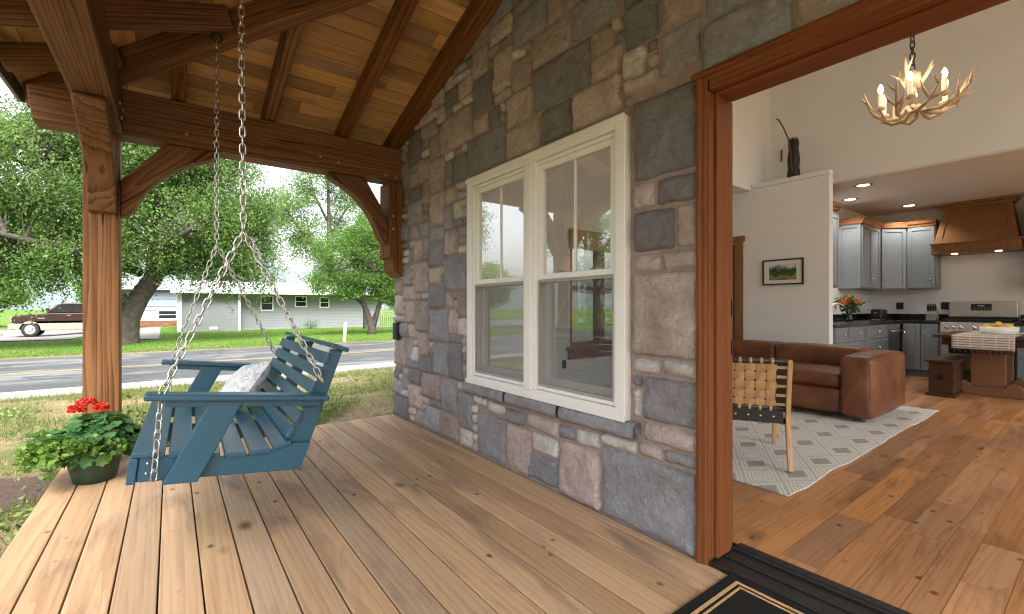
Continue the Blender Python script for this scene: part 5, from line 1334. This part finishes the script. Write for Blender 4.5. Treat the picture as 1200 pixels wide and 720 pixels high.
# grass: dry straw and green tufts in the yard, short blades on the lawn
def blades(name, pts, h, w, mat, tint, lean=.35):
    n = len(pts); a = rng.uniform(0, 2*np.pi, n); d = np.stack([np.cos(a), np.sin(a), np.zeros(n)], 1); ln = rng.normal(size=(n, 3))*lean; ln[:, 2] = 1
    ln /= np.linalg.norm(ln, axis=1)[:, None]
    v = np.stack([pts-d*w[:, None]/2, pts+d*w[:, None]/2, pts+ln*h[:, None]+d*w[:, None]*.1], 1).reshape(-1, 3)
    o = np_mesh(name, v, np.arange(n*3).reshape(-1, 3), mat, None, dict(tint=tint)); return tag(o, kind='stuff')
P = []; Tn = []; H = []
for _ in range(110000):
    y = 4.7+6.3*random.random()**1.25; x = random.uniform(-8.5, 4.5) if y > 4.75 else random.uniform(-6, -.7)
    if random.random() < .22: y = random.uniform(1.5, 5); x = random.uniform(-4.5, -.66)
    g = fbm(x*.8+3, y*.8+1)*.7+fbm(x*2.6, y*2.6)*.3
    dx, dy = (x+1.5), (y-4.75)*1.35
    if math.hypot(dx, dy)+(fbm(x*3, y*3)-.5)*.5 < .88 and random.random() < .985: continue
    if -.64 < x < 1.95 and y < 4.66: continue
    green = g > .46
    if not green and random.random() < .45: continue
    P.append((x, y, gz(x, y)-.005)); Tn.append(min(1, random.gauss(.85, .15)) if green else abs(random.gauss(.12, .15))); H.append(random.uniform(.05, .15) if green else random.uniform(.02, .06))
P = np.array(P); blades('grass', P, np.array(H), np.full(len(P), .009), M_['grassblade'], np.clip(np.array(Tn), 0, 1), .55)
P = np.stack([rng.uniform(-22, 18, 90000), 19.9+rng.uniform(0, 1, 90000)**1.6*15, np.zeros(90000)], 1)
keep = ~((P[:, 1] > 29.3) & (P[:, 0] < -3.6)) & ~((np.abs(P[:, 0]+1) < .6) & (P[:, 1] > 27)); P = P[keep]
P[:, 2] = [gz(x, y)+.01 for x, y in P[:, :2]]
blades('lawn_grass', P, rng.uniform(.03, .07, len(P)), np.full(len(P), .02), M_['lawnblade'], np.clip((P[:, 1]-20.2)/1.2*.5+rng.normal(0, .25, len(P)), 0, 1), .5)

# leafy weeds in the yard between deck and road
wp = [(-3.3, 8.6), (-2.2, 8.9), (-2.9, 7.6), (-1.6, 8.3), (-4.4, 7.6), (1.1, 8.0), (2.1, 7.2), (2.9, 8.6), (1.6, 6.2), (3.3, 9.2), (-1.05, 3.55), (-.95, 3.2), (-1.2, 2.9), (-.85, 3.9), (-3.6, 6.2), (.4, 9.2)]
allq = []; 
for (x, y) in wp:
    n = 260; q = rng.normal(size=(n, 3))*[.22, .2, .05]+[x, y, gz(x, y)+.07]; allq.append(q[q[:, 2] > gz(x, y)])
allq = np.concatenate(allq); v, f = leaf_quads(allq, rng.uniform(.03, .06, len(allq)), .5)
tag(np_mesh('weeds', v, f, leaf_mat('weed_leaves', (.10, .15, .04), (.15, .2, .06), (.22, .27, .10), .25), None, dict(tint=rng.uniform(0, 1, len(allq)))), kind='stuff')

# ------------------------------------------------------------------ trees
def tree(name, label, base, trunk, limbs, blobs, nclump, nleaf, lsize, droop, mat, group=None, spread=.35, seed=1, strand=False, bias=.5):
    rnd = random.Random(seed); rg_ = np.random.default_rng(seed)
    base = Vector(base); root = thing(name, label, 'tree', base, group)
    m = MB(); pts = [base+Vector(p[:3]) for p in trunk]; m.tube(pts, [p[3] for p in trunk], 14); skel = []
    for i in range(len(pts)-1):
        for q in range(4): skel.append((pts[i].lerp(pts[i+1], q/4), trunk[i][3]))
    m.build('trunk', M_['bark'], root)
    m = MB()
    for L in limbs:
        lp = [base+Vector(p[:3]) for p in L]; m.tube(lp, [p[3] for p in L], 8)
        for i in range(len(lp)-1):
            for q in range(5): skel.append((lp[i].lerp(lp[i+1], q/5), L[i][3]))
    sk = np.array([s_[0][:] for s_ in skel]); C_ = []; TT = []
    wts = [b_[3]*b_[4]*b_[5] for b_ in blobs]
    for k in range(nclump):
        b_ = rnd.choices(blobs, wts)[0]
        d = Vector((rnd.gauss(0, 1), rnd.gauss(0, 1), rnd.gauss(0, 1))).normalized()*rnd.uniform(.3, 1)**bias
        c = base+Vector((b_[0]+d.x*b_[3], b_[1]+d.y*b_[4], b_[2]+d.z*b_[5]))
        j = int(np.argmin(((sk-np.array(c[:]))**2).sum(1)*rg_.uniform(.7, 1.5, len(sk))))
        s0 = Vector(sk[j]); md_ = s0.lerp(c, .5)+Vector((rnd.gauss(0, .1), rnd.gauss(0, .1), .12*(c-s0).length))
        m.tube([s0, md_, c], [min(.035, skel[j][1]*.35), .014, .004], 5, False)
        n = int(nleaf*rnd.uniform(.6, 1.4)); tc = rnd.uniform(0, 1)
        if strand:
            ns = max(3, n//24)
            q = rg_.normal(size=(n//2, 3))*[spread*.9, spread*.9, spread*.6]+np.array(c[:]); C_.append(q); TT.append(np.clip(rg_.normal(.35+.5*tc, .2, n//2), 0, 1))
            q = np.array(s0[:])+(np.array(c[:])-np.array(s0[:]))*rg_.uniform(.35, 1, (n//6, 1))+rg_.normal(size=(n//6, 3))*spread*.5; C_.append(q); TT.append(np.clip(rg_.normal(.2+.4*tc, .2, n//6), 0, 1))
            for _ in range(ns):
                st_ = np.array(c[:])+rg_.normal(size=3)*spread*.8; L = rnd.uniform(.4, 1.2)*spread*2.4; kk = 14
                tt = np.linspace(0, 1, kk)[:, None]; o_ = np.array([d.x, d.y, 0])*.5+rg_.normal(size=3)*.25
                C_.append(st_+o_*tt*L*.5+np.array([0, 0, -1])*tt**1.4*L+rg_.normal(size=(kk, 3))*.05); TT.append(np.clip(rg_.normal(.2+.5*tc, .2, kk), 0, 1))
        else:
            q = rg_.normal(size=(n, 3))*[spread, spread, spread*.7]+np.array(c[:]); C_.append(q); TT.append(np.clip(rg_.normal(.2+.6*tc, .2, n), 0, 1))
    m.build('limbs', M_['bark'], root)
    C_ = np.concatenate(C_); TT = np.concatenate(TT)
    v, f = leaf_quads(C_, rg_.uniform(lsize*.6, lsize*1.3, len(C_)), .5, .3, droop)
    np_mesh('crown', v, f, mat, root, dict(tint=TT)); return root

BT = (-1.55, 24.9, -.40)
tree('elm_tree', 'large leaning elm with thick trunk and drooping crown across the road', BT,
     [(0, 0, -.15, .62), (.05, 0, .25, .46), (.12, 0, 1.0, .40), (.45, 0, 1.9, .37), (.95, .1, 2.8, .34), (1.0, .2, 3.8, .28), (.8, .2, 5.2, .2), (.6, .1, 7.0, .12), (.5, 0, 9.0, .05)],
     [[(.3, 0, 1.5, .26), (-.9, .2, 2.8, .2), (-2.6, .3, 4.0, .15), (-4.6, .3, 4.9, .1), (-6.8, 0, 5.3, .05)], [(.95, .1, 2.8, .22), (2.2, .3, 3.9, .17), (3.8, .2, 4.8, .12), (5.6, .2, 5.2, .06)],
      [(.9, .2, 4.2, .2), (-.8, -.8, 5.6, .14), (-2.4, -1.4, 6.6, .09), (-4, -1.6, 7.2, .05)], [(.8, .2, 5.0, .16), (2.0, -.8, 6.4, .1), (3.2, -1.4, 7.4, .05)],
      [(.5, 0, 3.0, .2), (-1.2, -1.8, 3.6, .13), (-3.2, -3.2, 4.0, .07)], [(1, 0, 3.4, .2), (1.6, -1.8, 4.2, .12), (2.2, -3.4, 4.6, .06)], [(.7, 0, 6, .1), (-2, 1.5, 8, .05)], [(.95, .1, 2.9, .14), (2.4, -.6, 3.3, .08), (4.0, -1.0, 3.4, .04)]],
     [(-4.6, -.4, 4.6, 3.4, 2.6, 1.9), (-2.4, -.6, 6.6, 3.6, 3.0, 2.3), (.6, -.2, 8.3, 3.6, 3.0, 2.2), (1.2, -.8, 5.2, 3.2, 2.6, 1.9), (3.9, -.2, 5.0, 2.0, 2.0, 1.9), (3.4, -.2, 6.9, 2.4, 2.2, 1.8), (-3.2, -1.6, 3.0, 2.4, 1.5, 0.9), (-6.6, -.2, 4.0, 2.4, 2.2, 1.7), (2.9, -.6, 3.5, 1.7, 1.4, 1.0), (4.9, 0, 3.6, 1.0, 1.0, 1.1), (-7.5, -.5, 6.8, 3, 2.5, 2), (-1.8, -1.6, 3.4, 2.2, 1.4, 1.2), (-4.6, -1.2, 3.0, 2.4, 1.6, 1.1), (2.6, -1.0, 3.9, 1.6, 1.2, .9)],
     2100, 130, .112, .9, M_['leaf_elm'], None, .38, 5, True, .45)
tree('leafy_tree', 'small bright green tree with forked pale trunk in front of the grey house', (9.1, 25.4, -.42),
     [(0, 0, -.1, .3), (.02, 0, .35, .22), (-.2, 0, 1.1, .17), (-.55, 0, 2.0, .13), (-.8, 0, 3.2, .09), (-.7, 0, 4.6, .04)],
     [[(.02, 0, .3, .2), (.3, .05, 1.1, .16), (.55, 0, 2.0, .12), (.8, 0, 3.4, .07), (1.1, 0, 4.4, .03)], [(-.35, 0, 1.6, .1), (-1.2, .2, 2.4, .07), (-2.0, .2, 3.0, .03)], [(.5, 0, 1.8, .1), (1.4, .2, 2.6, .06), (2.2, .1, 3.2, .03)], [(-.6, 0, 2.2, .08), (-.5, -.9, 3.0, .05), (-.3, -1.4, 3.6, .02)]],
     [(-1.3, 0, 4.0, 2.0, 1.7, 1.9), (.9, 0, 4.0, 1.9, 1.6, 1.9), (-.2, -.3, 5.6, 1.6, 1.5, 1.3), (-2.2, -.2, 2.7, 1.3, 1.1, .8), (1.6, 0, 2.4, 1.3, 1.1, .9), (-.3, -.4, 2.7, 1.5, 1.2, .8)],
     560, 130, .105, .2, M_['leaf_bright'], 'leafy trees across the road', .26, 8)
tl = tree('tall_tree', 'tall airy tree with gaps of sky rising behind the bright green tree', (9.4, 33.5, -.43),
     [(0, 0, -.1, .4), (0, 0, 2, .3), (-.3, 0, 4.5, .22), (-.4, 0, 7.5, .14), (-.5, 0, 11, .05)],
     [[(-.3, 0, 4, .16), (-2, 0, 6, .1), (-3.4, 0, 8, .04)], [(-.3, 0, 5, .15), (1.5, .3, 7, .1), (2.6, .3, 9, .04)], [(-.4, 0, 7, .1), (-1.6, 0, 9.4, .05)], [(-.4, 0, 6, .1), (.8, -1, 8.6, .05)], [(-.2, 0, 3.5, .12), (2.2, 0, 4.8, .05)]],
     [(-2.6, 0, 7.4, 1.9, 1.5, 2.0), (1.7, .2, 7.8, 2.1, 1.6, 2.2), (-.6, 0, 10.2, 2.2, 1.6, 1.8), (-1.4, 0, 5.4, 1.8, 1.4, 1.0), (2.4, 0, 5.2, 2.0, 1.5, 1.4)],
     260, 120, .15, .2, M_['leaf_elm'], 'leafy trees across the road', .36, 21)
far = [((-17, 42, -.9), .62, 'rounded tree standing left of the pickup at the photo edge', 0.3), ((24, 30, -.4), .9, None, 1.0), ((30, 22, -.4), .8, None, 2.0), ((-24, 21, -.4), .95, None, 2.4), ((-30, 32, -.4), 1.1, None, 4.0), ((-19, 13, -.3), .7, None, 5.0)]
names = {1: 'tall tree beyond the street, seen through the far inside window', 2: 'wide tree down the street, seen through the far inside window', 3: 'tree in the yard reflected in the porch window', 4: 'taller tree far down the street reflected in the porch window', 5: 'small tree near the yard edge reflected in the porch window'}
for i, (loc, s_, lab, rz_) in enumerate(far):
    dup(tl, Matrix.Translation(loc) @ Matrix.Rotation(rz_, 4, 'Z') @ Matrix.Scale(s_, 4), lab or names[i], 'distant trees')
# dense background trees
bt = tree('shade_tree', 'dense rounded shade tree behind the pickup', (-16, 66, -.9),
     [(0, 0, -.1, .4), (0, 0, 2, .3), (.2, 0, 5, .15)], [[(0, 0, 1.8, .2), (-1.5, 0, 4, .1)], [(0, 0, 2, .2), (1.5, 0, 4, .1)]],
     [(0, 0, 4.6, 3.4, 3, 2.8), (-1.8, 0, 3.6, 2.2, 2, 1.8), (2, 0, 3.4, 2.2, 2, 1.8)], 260, 70, .34, .1, M_['leaf_bright'], 'distant trees', .5, 31)
for i, (x, y, s_, lab) in enumerate(((-26, 70, 1.1, 'shade tree at the far left end of the street'), (4, 62, .62, 'tree top showing above the left end of the grey house roof'), (12, 66, .7, 'tree top showing above the middle of the grey house roof'),
                                     (19, 64, .8, 'tree top showing above the right end of the grey house roof'), (-6, 72, .85, 'tree behind the pale blue house'), (26, 58, 1.0, 'rounded tree far beyond the stone wall corner'), (-36, 60, 1.2, 'wide tree beyond the driveway at the photo edge'))):
    dup(bt, Matrix.Translation((x, y, -.9)) @ Matrix.Rotation(i*1.3, 4, 'Z') @ Matrix.Scale(s_, 4), lab)
def conifer(label, loc, h, seed):
    rg_ = np.random.default_rng(seed); root = thing('spruce_tree', label, 'tree', loc, 'spruces down the street')
    m = MB(); m.tube([loc, (loc[0], loc[1], loc[2]+h)], [h*.02, .02], 8); m.build('trunk', M_['bark'], root); C_ = []
    for k in range(int(h*16)):
        t = rg_.uniform(.08, 1); a = rg_.uniform(0, 6.28); L = (1-t)*h*.22*rg_.uniform(.6, 1.1)+.1; n = 30; u = rg_.uniform(.1, 1, (n, 1))
        C_.append(np.array(loc)+np.array([0, 0, t*h])+np.array([math.cos(a), math.sin(a), -.25])*L*u+rg_.normal(size=(n, 3))*.13)
    C_ = np.concatenate(C_); v, f = leaf_quads(C_, rg_.uniform(.15, .3, len(C_)), .35, .2, .4); np_mesh('crown', v, f, M_['leaf_dark'], root, dict(tint=rg_.uniform(0, 1, len(C_))))
conifer('pointed spruce reflected in the upper pane of the porch window', (-15, 17.5, -.35), 7.5, 3)
conifer('taller pointed spruce reflected beside the shorter one', (-20, 16.5, -.35), 9.5, 4)

# ------------------------------------------------------------------ grey house across the road
nh = thing('neighbour_house', 'long grey sided house with pale metal roof behind the lawn', 'house', (6, 36, -.45)); HY = 35.0; Z0 = -.47; ZE = 2.02; WP = M_['whitepaint']
m = MB(); m.box((.45, HY-.0, Z0), (13.2, HY+8, ZE)); m.build('wall', M_['lap_grey'], nh)
m = MB(); m.box((.45, HY-.5, Z0), (3.6, HY-.001, ZE)); m.build('wing_wall', M_['lap_grey'], nh)
m = MB(); m.prism([(HY-1.0, ZE+.02), (HY-1.0, ZE+.12), (HY+4, ZE+1.0), (HY+9, ZE+.12), (HY+9, ZE+.02), (HY+4, ZE+.9)], 'X', .0, 13.7); rf_ = m.build('roof', M_['metalroof'], nh)
m = MB()
for k in range(34): m.prism([(HY-1.0, ZE+.122), (HY-1.0, ZE+.15), (HY+4, ZE+1.03), (HY+4, ZE+1.002)], 'X', .05+k*.41, .08+k*.41)
m.build('roof_rib', M_['metalroof'], rf_)
m = MB(); m.box((-.02, HY-1.03, ZE-.02), (13.72, HY-1.001, ZE+.14)); m.prism([(HY-1.0, ZE-.03), (HY-1.0, ZE+.1), (HY+4, ZE+.98), (HY+9, ZE+.1), (HY+9, ZE-.03), (HY+4, ZE+.8)], 'X', -.03, -.002); m.build('fascia', WP, nh)
m = MB(); m.box((.38, HY-.56, Z0), (.55, HY-.502, ZE)); m.box((3.52, HY-.56, Z0), (3.66, HY-.502, ZE)); m.box((.32, HY-.5, Z0), (.445, HY+2.0, ZE)); m.build('corner_board', WP, nh)
def hwin(parent, x0, x1, z0, z1, y, mat=None):
    f = MB(); hframe2 = [((x0-.07, z0-.07), (x1+.07, z0)), ((x0-.07, z1), (x1+.07, z1+.07)), ((x0-.07, z0), (x0, z1)), ((x1, z0), (x1+.07, z1)), ((x0, (z0+z1)/2-.02), (x1, (z0+z1)/2+.02))]
    for a, c in hframe2: f.box((a[0], y-.05, a[1]), (c[0], y-.002, c[1]))
    w = f.build('window', WP, parent); g = MB(); g.box((x0, y-.03, z0), (x1, y-.004, z1)); g.build('pane', M_['darkglass'], w); return w
hwin(nh, 4.95, 5.6, .95, 1.85, HY); hwin(nh, 7.1, 7.75, 1.2, 1.85, HY); hwin(nh, 8.75, 9.3, 1.15, 1.8, HY)
m = MB(); m.box((1.95, HY-.54, -.28), (2.4, HY-.502, -.12)); m.build('vent', WP, nh)
m = MB(); m.box((.6, HY-.53, Z0), (3.5, HY-.502, Z0+.14)); m.box((3.7, HY-.03, Z0), (13.1, HY-.002, Z0+.14)); m.build('footing', M_['concrete'], nh)
bh = thing('blue_house', 'pale blue house with brown skirting beside the elm trunk', 'house', (-1.5, 46, -.8))
m = MB(); m.box((-4.2, 46, .05), (1.6, 52, .95)); m.build('wall', WP, bh)
m = MB(); m.box((-4.2, 45.98, .952), (1.6, 52, 2.5)); m.build('upper_wall', M_['lap_blue'], bh)
m = MB(); m.box((-4.2, 46.03, -1.0), (1.6, 52, .045)); m.build('skirting', M_['skirt'], bh)
m = MB(); m.prism([(45.4, 2.5), (45.4, 2.62), (49, 3.5), (52.6, 2.62), (52.6, 2.5)], 'X', -4.5, 1.9); m.build('roof', simple('slate_roof', (.28, .31, .35), .7), bh)
hwin(bh, -.75, .35, .22, .82, 46)
m = MB(); m.box((-4.2, 45.93, .9), (1.6, 45.975, 1.02)); m.build('trim_band', WP, bh)
# fence and railing right of the grey house
fe = thing('picket_railing', 'grey railing of a porch beyond the leafy tree trunk', 'railing', (13, 31, -.4))
m = MB()
for k in range(26): m.box((11.2+k*.16, 32.0, -.35), (11.25+k*.16, 32.03, .75))
m.box((11.1, 31.98, .75), (15.3, 32.06, .83)); m.box((11.1, 31.98, -.3), (15.3, 32.06, -.24)); m.build('rail', simple('grey_rail', (.2, .21, .22), .6), fe)
m = MB(); m.box((10.9, 31.95, -.42), (11.1, 32.15, .95)); m.build('post', simple('dark_post', (.04, .04, .045), .6), fe)
m = MB(); M0 = Matrix.Translation((6.15, 20.6, -.42)) @ Matrix.Rotation(R(4), 4, 'Y'); m.box((-.06, -.02, 0), (.06, .02, .86), M0); tag(m.build('marker_post', WP, None, bevel=.01), 'plain white marker post leaning in the lawn by the road', 'post')
q = rng.normal(size=(500, 3))*[.28, .2, .2]+[7.9, 34.2, -.15]; v, f = leaf_quads(q, rng.uniform(.05, .1, 500), .6); bsh = thing('bush', 'small dark green bush against the grey house wall', 'bush', (7.9, 34.2, -.43)); np_mesh('foliage', v, f, M_['geranium'], bsh, dict(tint=rng.uniform(0, 1, 500)))
m = MB(); m.tube([(7.9, 34.2, -.45), (7.9, 34.2, -.1)], .03, 6); m.build('stem', M_['bark'], bsh)

# ------------------------------------------------------------------ maroon pickup on the driveway, facing -X
pt = thing('pickup_truck', 'maroon and beige pickup truck parked on the driveway behind the elm', 'pickup truck', (-5.5, 44, -.85)); TX, TY, TZ = -8.35, 43.0, gz(-7, 43)+.035
def pr(poly, y0, y1): 
    b = MB(); b.prism([(TX+x, TZ+z) for x, z in poly], 'Y', TY+y0, TY+y1); return b
MR, BE = M_['maroon'], M_['beige']
wh = [.86, 4.6]
def arch(cx_, r0=.47, n=9): return [(cx_+r0*math.cos(math.pi*k/n), .40+r0*math.sin(math.pi*k/n)) for k in range(n+1)]
lower = [(.05, .48), (.05, .78), (5.95, .78), (5.95, .5)]+[(x, z) for x, z in arch(wh[1])]+[(wh[1]-.5, .36), (wh[0]+.5, .36)]+arch(wh[0])
pr(lower, 0.0, 2.0).build('lower_body', BE, pt, bevel=.02)
upper = [(.05, .782), (.04, 1.12), (.25, 1.24), (1.55, 1.33), (3.9, 1.33), (4.0, 1.36), (5.95, 1.36), (5.95, .782)]
pr(upper, 0.02, 1.98).build('body', MR, pt, bevel=.05, seg=3)
cab = [(1.5, 1.325), (2.1, 1.86), (2.3, 1.93), (3.6, 1.93), (3.85, 1.87), (4.0, 1.345)]
b = MB(); b.prism([(TX+x, TZ+z) for x, z in cab], 'Y', TY+.12, TY+1.88); b.build('cab', MR, pt, bevel=.06, seg=3)
for (poly) in ([(1.85, 1.40), (2.18, 1.80), (2.75, 1.84), (2.75, 1.40)], [(2.85, 1.40), (2.85, 1.84), (3.55, 1.84), (3.75, 1.40)]):
    pr(poly, .10, .125).build('side_window', M_['darkglass'], pt)
b = MB(); b.quad(*[(TX+x-.02, TY+y, TZ+z+.015) for x, y, z in ((1.62, .25, 1.42), (1.62, 1.75, 1.42), (2.08, 1.68, 1.85), (2.08, .32, 1.85))]); b.build('windscreen', M_['darkglass'], pt)
for x in (2.8, 3.95): pr([(x, .85), (x+.012, .85), (x+.012, 1.33), (x, 1.33)], .012, .025).build('door_seam', M_['black'], pt)
for x in (2.5, 3.55): pr([(x, 1.18), (x+.2, 1.18), (x+.2, 1.23), (x, 1.23)], -.02, .02).build('door_handle', M_['chrome'], pt)
pr([(-.1, .42), (-.1, .72), (.1, .74), (.1, .42)], .02, 1.98).build('bumper', BE, pt, bevel=.04)
b = MB(); b.box((TX-.02, TY+.45, TZ+.78), (TX+.05, TY+1.55, TZ+1.14)); b.build('grille', M_['chrome'], pt, bevel=.02)
for y in (.06, 1.62): b = MB(); b.box((TX+.0, TY+y, TZ+.86), (TX+.2, TY+y+.32, TZ+1.12)); b.build('headlight', M_['white'], pt, bevel=.05)
pr([(1.75, 1.42), (1.6, 1.42), (1.58, 1.64), (1.75, 1.64)], -.28, -.1).build('mirror', M_['black'], pt, bevel=.03)
pr([(1.2, 1.02), (1.5, 1.02), (1.5, 1.07), (1.2, 1.07)], .008, .022).build('badge', M_['chrome'], pt)
pr([(1.55, .38), (3.9, .38), (3.9, .46), (1.55, .46)], -.1, .02).build('running_board', M_['chrome'], pt)
for cx_ in wh:
    for y0, s_ in ((.02, 1), (1.98, -1)):
        b = MB(); b.lathe([(.25, 0), (.37, -.01*s_), (.40, .04*s_), (.40, .24*s_), (.36, .27*s_)], (TX+cx_, TY+y0, TZ+.40), 26, 'Y'); w_ = b.build('wheel', M_['tyre'], pt)
        b = MB(); b.lathe([(.0, -.02*s_), (.06, -.03*s_), (.08, .0), (.2, -.005*s_), (.245, -.012*s_), (.25, .03*s_)], (TX+cx_, TY+y0, TZ+.40), 22, 'Y'); b.build('rim', M_['chrome'], w_)

pt.location = (-5.3, 44, -.85); pt.scale = (1.06, 1.0, 1.18)
tl.matrix_basis = Matrix.Translation((12.9, 46.2, -.45)) @ Matrix.Scale(1.38, 4)   # grows behind the grey house
# ------------------------------------------------------------------ camera, sky, sun
cam = bpy.data.cameras.new('camera'); cam.lens = 16.0; cam.sensor_width = 36.0; cam.clip_start = .05; cam.clip_end = 3000
co = bpy.data.objects.new('camera', cam); COL.objects.link(co); co.location = (0, 0, 1.14); co.rotation_euler = (R(90), 0, -math.atan2(.6, .8)); sc.camera = co
w = bpy.data.worlds.new('World'); sc.world = w; w.use_nodes = True; nt = w.node_tree
bg = nt.nodes['Background']; sky = nt.nodes.new('ShaderNodeTexSky'); sky.sky_type = 'NISHITA'; sky.sun_disc = False
SE, SA = R(52), R(-166)                        # sun: high, from the yard side
sky.sun_elevation = SE; sky.sun_rotation = SA; sky.air_density = 1.2; sky.dust_density = 6.0; sky.ozone_density = 1.0
hs = nt.nodes.new('ShaderNodeHueSaturation'); hs.inputs['Saturation'].default_value = .3; hs.inputs['Value'].default_value = 1.0
nt.links.new(sky.outputs[0], hs.inputs['Color']); nt.links.new(hs.outputs[0], bg.inputs[0]); bg.inputs[1].default_value = 0.15
sun = bpy.data.lights.new('sun', 'SUN'); sun.energy = 1.1; sun.angle = R(28); sun.color = (1, .965, .92)
so = bpy.data.objects.new('sun', sun); COL.objects.link(so)
d = Vector((math.sin(SA)*math.cos(SE), math.cos(SA)*math.cos(SE), math.sin(SE)))
so.rotation_euler = (-d).to_track_quat('-Z', 'Y').to_euler(); so.location = (-20, 10, 30)
for (x, y) in ((7.59, 2.10), (8.43, 2.50), (9.72, 2.07)):
    l = bpy.data.lights.new('downlight_lamp', 'SPOT'); l.energy = 14; l.spot_size = R(120); l.spot_blend = .6; l.color = (1, .93, .85); l.shadow_soft_size = .07
    o = bpy.data.objects.new('downlight_lamp', l); COL.objects.link(o); o.location = (x, y, 2.79)
vs_ = sc.view_settings; vs_.view_transform = 'Standard'; vs_.look = 'None'; vs_.exposure = 2.0; vs_.gamma = 1.0; vs_.use_curve_mapping = False
sc.render.engine = 'CYCLES'; cy_ = sc.cycles
cy_.use_denoising = True; cy_.filter_width = 1.15; cy_.max_bounces = 10; cy_.diffuse_bounces = 5; cy_.glossy_bounces = 4; cy_.transparent_max_bounces = 16; cy_.transmission_bounces = 6
cy_.sample_clamp_indirect = 6.0; cy_.caustics_reflective = False; cy_.caustics_refractive = False
